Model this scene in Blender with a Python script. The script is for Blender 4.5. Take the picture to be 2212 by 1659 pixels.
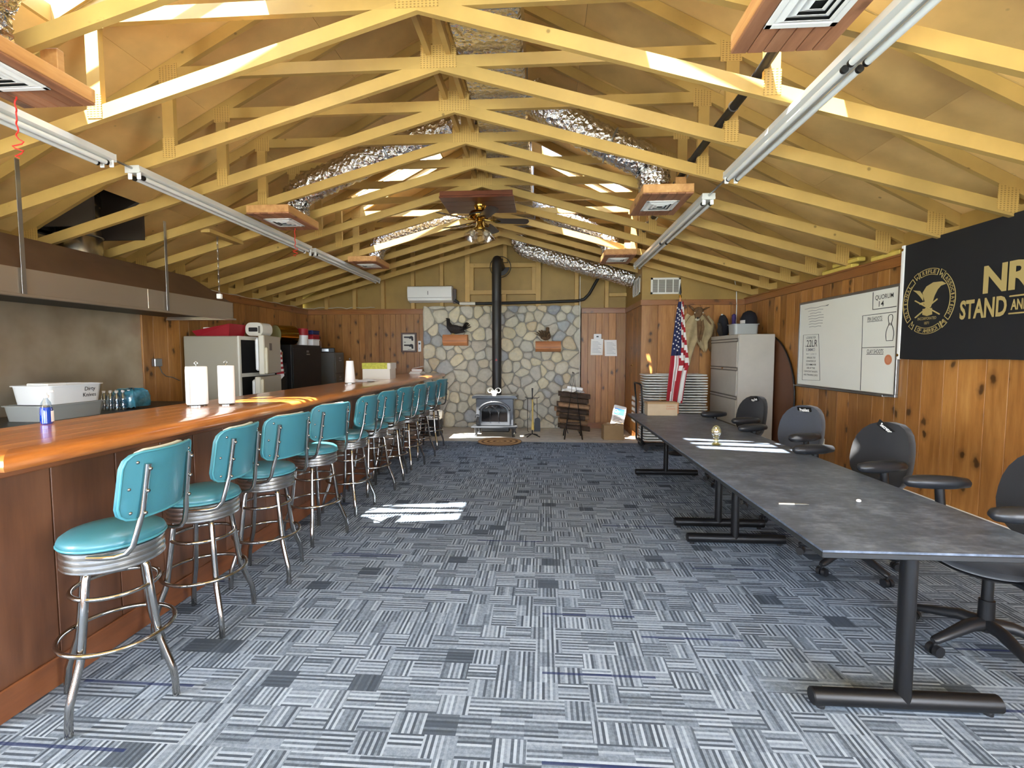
import bpy, bmesh, math, random
from mathutils import Vector, Matrix
PI = math.pi
for o in list(bpy.data.objects):
    bpy.data.objects.remove(o, do_unlink=True)
SC = bpy.context.scene
COL = SC.collection
random.seed(7)

# ---------------------------------------------------------------- camera
cd = bpy.data.cameras.new('camera')
cd.sensor_width = 36.0
cd.lens = 36.0 * 1030.0 / 2212.0
cd.clip_start = 0.02
cam = bpy.data.objects.new('camera', cd)
COL.objects.link(cam)
CAM_H = 1.5
yaw, pit = math.radians(3.77), math.radians(3.528)
r_ = Vector((math.cos(yaw), math.sin(yaw), 0))
fh = Vector((-math.sin(yaw), math.cos(yaw), 0))
up_ = fh * math.sin(pit) + Vector((0, 0, math.cos(pit)))
fw = fh * math.cos(pit) - Vector((0, 0, math.sin(pit)))
cam.matrix_world = Matrix(((r_.x, up_.x, -fw.x, 0), (r_.y, up_.y, -fw.y, 0), (r_.z, up_.z, -fw.z, CAM_H), (0, 0, 0, 1)))
SC.camera = cam

# ---------------------------------------------------------------- world, sun, daylight fill, exposure
w = bpy.data.worlds.new('sky'); SC.world = w; w.use_nodes = True
wb = w.node_tree.nodes['Background']
wb.inputs[0].default_value = (0.62, 0.78, 1.0, 1)
wb.inputs[1].default_value = 10.0
SUN_DIR = Vector((0.26, 0.40, -1.0)).normalized()
sl = bpy.data.lights.new('sun', 'SUN'); sl.energy = 62.0; sl.angle = math.radians(0.6); sl.color = (1.0, 0.93, 0.80)
so = bpy.data.objects.new('sun', sl); COL.objects.link(so)
so.rotation_euler = SUN_DIR.to_track_quat('-Z', 'Y').to_euler()
def area(name, loc, direction, sx, sy, e, col):
    l = bpy.data.lights.new(name, 'AREA'); l.shape = 'RECTANGLE'; l.size = sx; l.size_y = sy; l.energy = e; l.color = col
    o = bpy.data.objects.new(name, l); COL.objects.link(o); o.location = loc
    o.rotation_euler = Vector(direction).to_track_quat('-Z', 'Z').to_euler()
    return o
# daylight fill lamps: unseen rear windows, plus side windows added to light the roof
area('window_daylight', (-0.8, -3.28, 1.55), (0, 1, 0), 5.6, 2.1, 215.0, (0.86, 0.93, 1.0))
area('window_daylight', (3.22, -0.9, 1.5), (-1, 0, 0), 2.4, 1.3, 200.0, (0.92, 0.96, 1.0))
area('window_daylight', (-4.80, -0.9, 1.5), (1, 0, 0), 2.4, 1.3, 240.0, (0.92, 0.96, 1.0))
# sky light falling through the four roof skylights
SC.view_settings.view_transform = 'Standard'
SC.view_settings.look = 'None'
SC.view_settings.gamma = 1.0
SC.view_settings.use_curve_mapping = False
SC.view_settings.exposure = 0.55

# ---------------------------------------------------------------- node helpers and materials
def nmat(name):
    m = bpy.data.materials.new(name); m.use_nodes = True
    nt = m.node_tree
    return m, nt, nt.nodes['Principled BSDF']
def N(nt, t, **kw):
    n = nt.nodes.new(t)
    for k, v in kw.items():
        if k.startswith('i_'):
            n.inputs[int(k[2:])].default_value = v
        else:
            setattr(n, k, v)
    return n
def ramp(nt, stops, interp='LINEAR'):
    r = nt.nodes.new('ShaderNodeValToRGB'); cr = r.color_ramp; cr.interpolation = interp
    while len(cr.elements) > 1: cr.elements.remove(cr.elements[-1])
    cr.elements[0].position = stops[0][0]; cr.elements[0].color = (*stops[0][1], 1)
    for p, c in stops[1:]:
        e = cr.elements.new(p); e.color = (*c, 1)
    return r
def mixc(nt, a, b, fac, mode='MIX'):
    n = nt.nodes.new('ShaderNodeMix'); n.data_type = 'RGBA'; n.blend_type = mode
    def put(sock, v):
        if hasattr(v, 'is_linked'): nt.links.new(v, sock)
        elif isinstance(v, (int, float)): sock.default_value = v
        else: sock.default_value = (*v, 1) if len(v) == 3 else v
    put(n.inputs[0], fac); put(n.inputs[6], a); put(n.inputs[7], b)
    return n.outputs[2]
def math_(nt, op, a, b=None, c=None):
    n = nt.nodes.new('ShaderNodeMath'); n.operation = op
    for i, v in enumerate((a, b, c)):
        if v is None: continue
        if hasattr(v, 'is_linked'): nt.links.new(v, n.inputs[i])
        else: n.inputs[i].default_value = v
    return n.outputs[0]
def s2l(c):
    return tuple((x / 255 / 12.92) if x / 255 <= 0.04045 else ((x / 255 + 0.055) / 1.055) ** 2.4 for x in c)
def objcoord(nt, rnd=True):
    tc = N(nt, 'ShaderNodeTexCoord'); out = tc.outputs['Object']
    if rnd:
        oi = N(nt, 'ShaderNodeObjectInfo')
        va = N(nt, 'ShaderNodeVectorMath', operation='ADD')
        cx = N(nt, 'ShaderNodeCombineXYZ')
        m1 = math_(nt, 'MULTIPLY', oi.outputs['Random'], 37.0)
        for i in range(3): nt.links.new(m1, cx.inputs[i])
        nt.links.new(out, va.inputs[0]); nt.links.new(cx.outputs[0], va.inputs[1])
        return va.outputs[0], oi.outputs['Random']
    return out, None
def vscale(nt, v, s):
    n = N(nt, 'ShaderNodeVectorMath', operation='MULTIPLY'); n.inputs[1].default_value = s
    nt.links.new(v, n.inputs[0]); return n.outputs[0]
def noise(nt, v, scale, detail=3.0, rough=0.55):
    n = N(nt, 'ShaderNodeTexNoise'); n.inputs['Scale'].default_value = scale; n.inputs['Detail'].default_value = detail
    n.inputs['Roughness'].default_value = rough
    nt.links.new(v, n.inputs['Vector']); return n.outputs[0]
def bump(nt, b, h, strength=0.2, dist=0.01):
    n = N(nt, 'ShaderNodeBump'); n.inputs['Strength'].default_value = strength; n.inputs['Distance'].default_value = dist
    nt.links.new(h, n.inputs['Height']); nt.links.new(n.outputs[0], b.inputs['Normal'])
MATS = {}
def M(name, rgb, rough=0.5, metal=0.0, var=0.0, vs=6.0, rv=0.0, bmp=0.0, bs=80.0, coat=0.0, lin=False, sheen=0.0):
    """plain procedural material: base colour with soft noise and per-object variation"""
    m, nt, b = nmat(name)
    c = rgb if lin else s2l(rgb)
    b.inputs['Roughness'].default_value = rough; b.inputs['Metallic'].default_value = metal
    b.inputs['Coat Weight'].default_value = coat; b.inputs['Sheen Weight'].default_value = sheen
    v, rn = objcoord(nt)
    if var or rv:
        f = noise(nt, v, vs, 4.0)
        dk = tuple(x * (1 - var) for x in c); lt = tuple(min(1, x * (1 + var)) for x in c)
        r = ramp(nt, [(0.3, dk), (0.7, lt)]); nt.links.new(f, r.inputs[0]); out = r.outputs[0]
        if rv:
            out = mixc(nt, out, mixc(nt, (1 - rv,) * 3, (1 + rv,) * 3, rn), 1.0, 'MULTIPLY')
        nt.links.new(out, b.inputs['Base Color'])
    else:
        f = noise(nt, v, vs, 2.0)
        r = ramp(nt, [(0.0, tuple(x * 0.97 for x in c)), (1.0, c)]); nt.links.new(f, r.inputs[0])
        nt.links.new(r.outputs[0], b.inputs['Base Color'])
    if bmp:
        bump(nt, b, noise(nt, v, bs, 3.0), bmp, 0.004)
    MATS[name] = m
    return m
def pine(name, dark, mid, light, axis='Z', knots=0.9, rough=0.35, rv=0.25, coat=0.3):
    """knotty boards: long grain, dark round knots, tone differs from board to board"""
    m, nt, b = nmat(name)
    v, rn = objcoord(nt)
    st = {'Z': (1, 1, 0.12), 'Y': (1, 0.12, 1), 'X': (0.12, 1, 1)}[axis]
    g = noise(nt, vscale(nt, v, st), 26.0, 5.0, 0.6)
    g2 = noise(nt, vscale(nt, v, st), 5.0, 3.0)
    r = ramp(nt, [(0.25, dark), (0.5, mid), (0.75, light)])
    nt.links.new(math_(nt, 'ADD', math_(nt, 'MULTIPLY', g, 0.55), math_(nt, 'MULTIPLY', g2, 0.45)), r.inputs[0])
    col = mixc(nt, r.outputs[0], mixc(nt, (1 - rv, 1 - rv, 1 - rv), (1 + rv, 1 + rv, 1 + rv), rn), 1.0, 'MULTIPLY')
    if knots:
        kst = {'Z': (1, 1, 0.62), 'Y': (1, 0.62, 1), 'X': (0.62, 1, 1)}[axis]
        warp = N(nt, 'ShaderNodeVectorMath', operation='ADD')
        wn = N(nt, 'ShaderNodeTexNoise'); wn.inputs['Scale'].default_value = 9.0; nt.links.new(v, wn.inputs['Vector'])
        sc = N(nt, 'ShaderNodeVectorMath', operation='SCALE'); sc.inputs['Scale'].default_value = 0.06
        nt.links.new(wn.outputs[1], sc.inputs[0]); nt.links.new(vscale(nt, v, kst), warp.inputs[0]); nt.links.new(sc.outputs[0], warp.inputs[1])
        vo = N(nt, 'ShaderNodeTexVoronoi', voronoi_dimensions='2D'); vo.inputs['Scale'].default_value = 4.4
        ks = N(nt, 'ShaderNodeSeparateXYZ'); nt.links.new(warp.outputs[0], ks.inputs[0]); kx = N(nt, 'ShaderNodeCombineXYZ')
        ia, ib, ic = {'Z': (0, 1, 2), 'Y': (0, 2, 1), 'X': (1, 2, 0)}[axis]
        nt.links.new(math_(nt, 'ADD', ks.outputs[ia], ks.outputs[ib]), kx.inputs[0]); nt.links.new(ks.outputs[ic], kx.inputs[1]); nt.links.new(kx.outputs[0], vo.inputs['Vector'])
        kr = ramp(nt, [(0.0, (1, 1, 1)), (0.07, (0.92,) * 3), (0.11, (0.35,) * 3), (0.22, (0, 0, 0))])
        nt.links.new(vo.outputs['Distance'], kr.inputs[0])
        kc = N(nt, 'ShaderNodeSeparateColor'); nt.links.new(vo.outputs['Color'], kc.inputs[0])
        on = math_(nt, 'GREATER_THAN', kc.outputs[0], 0.4)
        kf = math_(nt, 'MULTIPLY', math_(nt, 'MULTIPLY', kr.outputs[0], on), knots)
        col = mixc(nt, col, tuple(x * 0.16 for x in dark), kf)
    nt.links.new(col, b.inputs['Base Color'])
    b.inputs['Roughness'].default_value = rough; b.inputs['Coat Weight'].default_value = coat; b.inputs['Coat Roughness'].default_value = 0.3
    bump(nt, b, g, 0.08, 0.003)
    MATS[name] = m
    return m
def glassy(name, tint, gloss=0.12, rough=0.02):
    m = bpy.data.materials.new(name); m.use_nodes = True; nt = m.node_tree; nt.nodes.clear()
    o = N(nt, 'ShaderNodeOutputMaterial'); t = N(nt, 'ShaderNodeBsdfTransparent'); g = N(nt, 'ShaderNodeBsdfGlossy')
    t.inputs[0].default_value = (*tint, 1); g.inputs['Roughness'].default_value = rough
    mx = N(nt, 'ShaderNodeMixShader'); mx.inputs[0].default_value = gloss
    nt.links.new(t.outputs[0], mx.inputs[1]); nt.links.new(g.outputs[0], mx.inputs[2]); nt.links.new(mx.outputs[0], o.inputs[0])
    MATS[name] = m
    return m

pine('pine_wall', s2l((116, 70, 26)), s2l((156, 104, 48)), s2l((184, 134, 72)), rv=0.26, rough=0.45, coat=0.12)
pine('pine_wall_x', s2l((112, 66, 26)), s2l((142, 88, 40)), s2l((164, 108, 54)), axis='X', rv=0.15, knots=0.6)
pine('pine_wall_y', s2l((112, 66, 26)), s2l((142, 88, 40)), s2l((164, 108, 54)), axis='Y', rv=0.15, knots=0.6)
pine('pine_kitchen', s2l((118, 74, 30)), s2l((154, 104, 50)), s2l((178, 130, 70)), rv=0.22, rough=0.45, coat=0.12)
pine('bar_front', s2l((74, 44, 28)), s2l((98, 62, 40)), s2l((116, 76, 50)), rv=0.12, knots=0.0, rough=0.4)
pine('bar_front_y', s2l((88, 50, 28)), s2l((118, 70, 40)), s2l((134, 84, 50)), axis='Y', rv=0.08, knots=0.2, rough=0.4)
pine('bar_top', s2l((130, 66, 22)), s2l((194, 116, 50)), s2l((222, 150, 78)), axis='Y', rv=0.16, knots=0.0, rough=0.12, coat=1.0)
pine('raw_pine', s2l((150, 100, 55)), s2l((188, 138, 84)), s2l((212, 168, 112)), axis='Y', rv=0.15, knots=0.7, rough=0.6, coat=0.0)
pine('cedar', s2l((112, 72, 50)), s2l((148, 100, 70)), s2l((174, 126, 94)), axis='Y', rv=0.25, knots=0.5, rough=0.55, coat=0.0)
pine('mantel_wood', s2l((150, 92, 52)), s2l((188, 122, 74)), s2l((206, 144, 96)), axis='X', rv=0.1, knots=0.4, rough=0.6, coat=0.0)
pine('fan_board', s2l((52, 24, 12)), s2l((86, 42, 24)), s2l((108, 58, 34)), axis='X', rv=0.1, knots=0.3, rough=0.3)
pine('dark_wood', s2l((40, 22, 14)), s2l((62, 36, 22)), s2l((84, 50, 32)), axis='Z', rv=0.1, knots=0.0, rough=0.5)

def painted_timber(name, base, smudge=0.5):
    m, nt, b = nmat(name)
    v, rn = objcoord(nt)
    c = s2l(base)
    n1 = noise(nt, v, 3.0, 4.0); r = ramp(nt, [(0.3, tuple(x * 0.84 for x in c)), (0.7, tuple(x * 1.08 for x in c))]); nt.links.new(n1, r.inputs[0])
    n2 = noise(nt, vscale(nt, v, (1.0, 1.6, 2.2)), 9.0, 6.0, 0.7)
    r2 = ramp(nt, [(0.66, (0, 0, 0)), (0.74, (1, 1, 1))]); nt.links.new(n2, r2.inputs[0])
    col = mixc(nt, r.outputs[0], tuple(x * 0.5 for x in c), math_(nt, 'MULTIPLY', r2.outputs[0], smudge))
    vo = N(nt, 'ShaderNodeTexVoronoi'); vo.inputs['Scale'].default_value = 3.6; nt.links.new(v, vo.inputs['Vector'])
    sk = ramp(nt, [(0.0, (1, 1, 1)), (0.035, (0.8,) * 3), (0.06, (0, 0, 0))]); nt.links.new(vo.outputs['Distance'], sk.inputs[0])
    col = mixc(nt, col, tuple(x * 0.3 for x in c), math_(nt, 'MULTIPLY', sk.outputs[0], 0.85))
    col = mixc(nt, col, mixc(nt, (0.9, 0.9, 0.9), (1.08, 1.08, 1.08), rn), 1.0, 'MULTIPLY')
    nt.links.new(col, b.inputs['Base Color']); b.inputs['Roughness'].default_value = 0.55
    bump(nt, b, n2, 0.06, 0.003)
    MATS[name] = m
painted_timber('truss_paint', (178, 144, 80), 0.6)
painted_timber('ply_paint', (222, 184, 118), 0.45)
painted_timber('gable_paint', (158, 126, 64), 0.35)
painted_timber('stud_paint', (184, 148, 84), 0.3)
def plate_mat():
    m, nt, b = nmat('nail_plate')
    v, rn = objcoord(nt, False)
    wv = N(nt, 'ShaderNodeTexWave', wave_type='BANDS', bands_direction='X'); wv.inputs['Scale'].default_value = 13.0; nt.links.new(v, wv.inputs['Vector'])
    w2 = N(nt, 'ShaderNodeTexWave', wave_type='BANDS', bands_direction='Z'); w2.inputs['Scale'].default_value = 21.0; nt.links.new(v, w2.inputs['Vector'])
    h = math_(nt, 'MULTIPLY', wv.outputs[1], w2.outputs[1])
    r = ramp(nt, [(0.3, s2l((184, 148, 82))), (0.7, s2l((140, 110, 56)))]); nt.links.new(h, r.inputs[0])
    nt.links.new(r.outputs[0], b.inputs['Base Color']); b.inputs['Roughness'].default_value = 0.5
    bump(nt, b, h, 0.5, 0.004)
    MATS['nail_plate'] = m
plate_mat()
def carpet_mat():
    m, nt, b = nmat('carpet')
    tc = N(nt, 'ShaderNodeTexCoord'); v = tc.outputs['Object']
    sp = N(nt, 'ShaderNodeSeparateXYZ'); nt.links.new(v, sp.inputs[0])
    x, y = sp.outputs[0], sp.outputs[1]
    def white(*args):
        cx = N(nt, 'ShaderNodeCombineXYZ')
        for i, a in enumerate(args): nt.links.new(a, cx.inputs[i])
        wn = N(nt, 'ShaderNodeTexWhiteNoise', noise_dimensions='3D'); nt.links.new(cx.outputs[0], wn.inputs[0]); return wn.outputs[0]
    def layer(s, off, stripes):
        # basket weave: square cells, striped along x or along y in turn, some turned at random
        one = N(nt, 'ShaderNodeValue'); one.outputs[0].default_value = off
        row = math_(nt, 'FLOOR', math_(nt, 'DIVIDE', y, s * 0.82)); cell = math_(nt, 'FLOOR', math_(nt, 'ADD', math_(nt, 'DIVIDE', x, s), math_(nt, 'MULTIPLY', white(row, one.outputs[0], one.outputs[0]), 0.6)))
        rc = white(cell, row, one.outputs[0])
        par = math_(nt, 'FLOORED_MODULO', math_(nt, 'ADD', row, cell), 2.0)
        flip = math_(nt, 'GREATER_THAN', rc, 0.72)
        ori = math_(nt, 'ABSOLUTE', math_(nt, 'SUBTRACT', par, flip))
        lx = math_(nt, 'FLOOR', math_(nt, 'MULTIPLY', x, stripes)); ly = math_(nt, 'FLOOR', math_(nt, 'MULTIPLY', y, stripes))
        def val(l):
            return math_(nt, 'ADD', math_(nt, 'MULTIPLY', white(l, cell, row), 0.6), math_(nt, 'MULTIPLY', math_(nt, 'FLOORED_MODULO', l, 2.0), 0.4))
        mx = N(nt, 'ShaderNodeMix'); nt.links.new(ori, mx.inputs[0]); nt.links.new(val(lx), mx.inputs[2]); nt.links.new(val(ly), mx.inputs[3])
        return mx.outputs[0], rc
    v1, rc1 = layer(0.135, 3.1, 84.0)
    brk = noise(nt, v, 55.0, 3.0, 0.7)
    v1 = math_(nt, 'ADD', math_(nt, 'MULTIPLY', v1, 0.62), math_(nt, 'MULTIPLY', brk, 0.36))
    solid = math_(nt, 'LESS_THAN', rc1, 0.04)
    val = math_(nt, 'MULTIPLY', v1, math_(nt, 'SUBTRACT', 1.0, math_(nt, 'MULTIPLY', solid, 0.5)))
    r = ramp(nt, [(0.05, s2l((58, 66, 76))), (0.30, s2l((74, 83, 95))), (0.42, s2l((97, 108, 121))), (0.6, s2l((137, 149, 164))), (0.9, s2l((168, 180, 195)))])
    nt.links.new(val, r.inputs[0])
    # a few navy lines along x
    ln = white(math_(nt, 'FLOOR', math_(nt, 'MULTIPLY', y, 62.0)), math_(nt, 'FLOOR', math_(nt, 'MULTIPLY', x, 1.9)), x if False else math_(nt, 'FLOOR', math_(nt, 'MULTIPLY', y, 1.64)))
    nv = math_(nt, 'GREATER_THAN', ln, 0.988)
    col = mixc(nt, r.outputs[0], s2l((34, 44, 84)), math_(nt, 'MULTIPLY', nv, 0.8))
    pile = noise(nt, v, 420.0, 2.0)
    col = mixc(nt, col, mixc(nt, (0.72, 0.72, 0.72), (1.28, 1.28, 1.28), pile), 1.0, 'MULTIPLY')
    nt.links.new(col, b.inputs['Base Color']); b.inputs['Roughness'].default_value = 0.95
    b.inputs['Specular IOR Level'].default_value = 0.1
    bump(nt, b, pile, 0.4, 0.004)
    MATS['carpet'] = m
carpet_mat()
def stone_mat():
    m, nt, b = nmat('field_stone')
    v, rn = objcoord(nt)
    r = ramp(nt, [(0.0, s2l((175, 170, 156))), (0.12, s2l((196, 193, 180))), (0.25, s2l((205, 194, 163))), (0.4, s2l((184, 180, 170))), (0.55, s2l((217, 205, 175))),
                  (0.68, s2l((191, 187, 175))), (0.8, s2l((201, 184, 152))), (0.9, s2l((170, 173, 175))), (1.0, s2l((142, 145, 152)))])
    nt.links.new(rn, r.inputs[0])
    n1 = noise(nt, v, 14.0, 6.0, 0.65); n2 = noise(nt, vscale(nt, v, (1, 1, 3)), 9.0, 4.0)
    col = mixc(nt, r.outputs[0], mixc(nt, (0.62, 0.62, 0.6), (1.3, 1.3, 1.28), n1), 1.0, 'MULTIPLY')
    rr = ramp(nt, [(0.56, (0, 0, 0)), (0.68, (1, 1, 1))]); nt.links.new(n2, rr.inputs[0])
    col = mixc(nt, col, s2l((196, 192, 184)), math_(nt, 'MULTIPLY', rr.outputs[0], 0.35))
    nt.links.new(col, b.inputs['Base Color']); b.inputs['Roughness'].default_value = 0.85
    bump(nt, b, n1, 0.45, 0.012)
    MATS['field_stone'] = m
stone_mat()
def foil_mat():
    m, nt, b = nmat('duct_foil')
    v, rn = objcoord(nt)
    n1 = noise(nt, v, 26.0, 3.0, 0.6); vo = N(nt, 'ShaderNodeTexVoronoi'); vo.inputs['Scale'].default_value = 22.0; nt.links.new(v, vo.inputs['Vector'])
    b.inputs['Base Color'].default_value = (0.72, 0.71, 0.70, 1); b.inputs['Metallic'].default_value = 1.0; b.inputs['Roughness'].default_value = 0.2
    bump(nt, b, math_(nt, 'ADD', n1, vo.outputs['Distance']), 0.7, 0.03)
    MATS['duct_foil'] = m
foil_mat()
def steel_sheet():
    m, nt, b = nmat('steel_sheet')
    v, rn = objcoord(nt, False)
    n1 = noise(nt, v, 1.7, 2.0)
    c = ramp(nt, [(0.3, s2l((176, 158, 132))), (0.7, s2l((206, 192, 168)))]); nt.links.new(noise(nt, v, 2.5, 3.0), c.inputs[0])
    nt.links.new(c.outputs[0], b.inputs['Base Color'])
    b.inputs['Metallic'].default_value = 0.7; b.inputs['Roughness'].default_value = 0.3
    bump(nt, b, n1, 0.5, 0.08)
    MATS['steel_sheet'] = m
steel_sheet()
def concrete():
    m, nt, b = nmat('hearth_concrete')
    v, rn = objcoord(nt, False)
    n1 = noise(nt, vscale(nt, v, (1, 2.5, 1)), 4.0, 6.0, 0.65)
    c = ramp(nt, [(0.3, s2l((182, 176, 165))), (0.7, s2l((228, 222, 210)))]); nt.links.new(n1, c.inputs[0]); nt.links.new(c.outputs[0], b.inputs['Base Color'])
    b.inputs['Roughness'].default_value = 0.7; bump(nt, b, n1, 0.25, 0.01)
    MATS['hearth_concrete'] = m
concrete()
def laminate():
    m, nt, b = nmat('slate_laminate')
    v, rn = objcoord(nt)
    n1 = noise(nt, v, 7.0, 8.0, 0.7); n2 = noise(nt, vscale(nt, v, (1, 3, 1)), 18.0, 5.0)
    c = ramp(nt, [(0.32, s2l((52, 59, 70))), (0.5, s2l((80, 89, 103))), (0.68, s2l((120, 130, 146)))])
    nt.links.new(math_(nt, 'ADD', math_(nt, 'MULTIPLY', n1, 0.65), math_(nt, 'MULTIPLY', n2, 0.35)), c.inputs[0]); nt.links.new(c.outputs[0], b.inputs['Base Color'])
    b.inputs['Roughness'].default_value = 0.38; b.inputs['Specular IOR Level'].default_value = 0.35
    MATS['slate_laminate'] = m
laminate()
def rings_mat():
    m, nt, b = nmat('log_end_print')
    v, rn = objcoord(nt, False)
    w_ = N(nt, 'ShaderNodeTexWave', wave_type='RINGS', rings_direction='Z'); w_.inputs['Scale'].default_value = 3.2; w_.inputs['Distortion'].default_value = 1.5; w_.inputs['Detail'].default_value = 2.0
    nt.links.new(v, w_.inputs['Vector'])
    c = ramp(nt, [(0.2, s2l((120, 84, 48))), (0.6, s2l((190, 150, 100)))]); nt.links.new(w_.outputs[1], c.inputs[0]); nt.links.new(c.outputs[0], b.inputs['Base Color'])
    b.inputs['Roughness'].default_value = 0.9
    MATS['log_end_print'] = m
rings_mat()
M('backing_dark', (46, 36, 26), 0.9)
M('mortar', (140, 137, 128), 0.95, var=0.15, vs=30, bmp=0.4)
M('turquoise', (56, 112, 123), 0.36, var=0.05, vs=4, coat=0.15, bmp=0.08, bs=160)
M('turquoise_edge', (70, 134, 144), 0.3)
M('band_chrome', (206, 204, 200), 0.26, 1.0)
M('cream_vinyl', (206, 202, 184), 0.4)
M('chrome', (176, 174, 170), 0.12, 1.0)
M('dull_chrome', (150, 148, 144), 0.22, 1.0)
M('black_metal', (20, 20, 22), 0.4, 0.3)
M('black_plastic', (24, 25, 28), 0.42)
M('black_pu', (34, 36, 40), 0.36)
M('black_fabric', (22, 23, 27), 0.95, sheen=0.2, bmp=0.15, bs=300)
M('grey_fabric', (58, 62, 70), 0.95, sheen=0.3, bmp=0.2, bs=300, var=0.1, vs=120)
M('table_edge', (30, 33, 36), 0.4)
M('white_paint', (222, 220, 212), 0.45)
M('white_plastic', (226, 226, 224), 0.4)
M('white_paper', (236, 234, 228), 0.8)
M('off_white', (208, 204, 190), 0.5)
M('putty_metal', (176, 170, 158), 0.4, var=0.04)
M('putty_dark', (104, 98, 90), 0.5)
M('fridge_side', (160, 152, 134), 0.55, bmp=0.1, bs=200)
M('fridge_front', (186, 180, 160), 0.4)
M('fridge_handle', (196, 188, 160), 0.4)
M('near_black', (9, 9, 10), 0.5)
M('grey_metal', (98, 96, 90), 0.45, 0.2)
M('galv', (158, 160, 162), 0.3, 0.9)
M('duct_steel', (172, 168, 156), 0.25, 1.0, var=0.08)
M('hood_brown', (96, 74, 58), 0.5, 0.35, var=0.1)
M('hood_steel', (178, 166, 150), 0.28, 0.75)
M('fixture_white', (206, 206, 202), 0.3, 0.1)
M('tube_glass', (214, 216, 214), 0.12, coat=0.6)
M('brass', (186, 150, 70), 0.15, 1.0)
M('fan_blade', (44, 32, 30), 0.3)
M('frosted', (176, 166, 150), 0.35)
M('red_string', (200, 40, 30), 0.6)
M('stove_iron', (60, 62, 66), 0.32, 0.1, coat=0.5)
M('stove_glass', (16, 14, 14), 0.06)
M('stovepipe', (34, 32, 30), 0.5)
M('yellow_stick', (214, 186, 104), 0.6)
M('bark', (70, 54, 42), 0.95, var=0.35, vs=18, rv=0.35, bmp=0.6, bs=40)
M('split_wood', (128, 98, 70), 0.9, var=0.25, vs=16, rv=0.3, bmp=0.4, bs=50)
M('cardboard', (150, 122, 86), 0.85, var=0.06, rv=0.08)
M('cardboard_light', (172, 152, 124), 0.85, var=0.06)
M('paper_blue', (38, 96, 172), 0.6)
M('ink', (30, 30, 34), 0.7)
M('ink_faint', (140, 140, 142), 0.7)
M('ink_orange', (196, 128, 92), 0.7)
M('whiteboard', (224, 224, 212), 0.25)
M('aluminium', (150, 150, 148), 0.35, 0.9)
M('banner_black', (14, 15, 18), 0.85, bmp=0.1, bs=200)
M('banner_gold', (168, 148, 92), 0.85)
M('flag_red', (150, 22, 34), 0.8)
M('flag_white', (214, 210, 204), 0.8)
M('flag_blue', (26, 32, 72), 0.8)
M('hide', (176, 156, 116), 0.9, var=0.2, vs=9, bmp=0.4, bs=60)
M('hide_fur', (112, 84, 54), 0.95, var=0.35, vs=14, bmp=0.5, bs=120)
M('hide_pale', (206, 196, 168), 0.9, var=0.1, vs=10)
M('chair_resin', (206, 206, 198), 0.45)
M('cap_navy', (20, 26, 48), 0.9)
M('cap_black', (20, 20, 26), 0.9)
M('cap_purple', (56, 40, 96), 0.8)
M('clear_bin', (150, 152, 148), 0.3)
M('bird_dark', (44, 40, 38), 0.9, var=0.4, vs=30, bmp=0.4, bs=60)
M('bird_brown', (104, 82, 58), 0.9, var=0.45, vs=34, bmp=0.4, bs=60)
M('insulation', (206, 178, 84), 0.9, var=0.15)
M('red_plastic', (150, 22, 34), 0.5)
M('blue_plastic', (24, 34, 84), 0.5)
M('orange_book', (176, 84, 48), 0.6)
M('black_pipe', (18, 18, 18), 0.55)
M('olive', (136, 132, 88), 0.6)
M('lime_pattern', (178, 176, 66), 0.7, var=0.25, vs=30)
M('bottle_blue', (20, 62, 160), 0.15, coat=0.8)
M('water_wrap', (64, 128, 150), 0.15, var=0.4, vs=20, coat=0.6, bmp=0.5, bs=18)
M('concrete_grey', (140, 138, 132), 0.8)
M('round_table_brown', (92, 56, 34), 0.5, var=0.1)
M('outside_roof', (90, 84, 78), 0.9)
M('grass_field', (110, 124, 84), 0.95, var=0.2, vs=1.0)
glassy('skylight_glass', (0.95, 0.97, 1.0), 0.08, 0.05)
glassy('window_glass', (0.97, 0.98, 1.0), 0.06)
glassy('clear_plastic', (0.80, 0.82, 0.80), 0.12, 0.2)
glassy('fixture_glass', (0.86, 0.84, 0.80), 0.25, 0.1)
glassy('trophy_glass', (0.93, 0.88, 0.62), 0.34, 0.05)
glassy('bottle_clear', (0.80, 0.88, 0.94), 0.2, 0.05)

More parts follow.
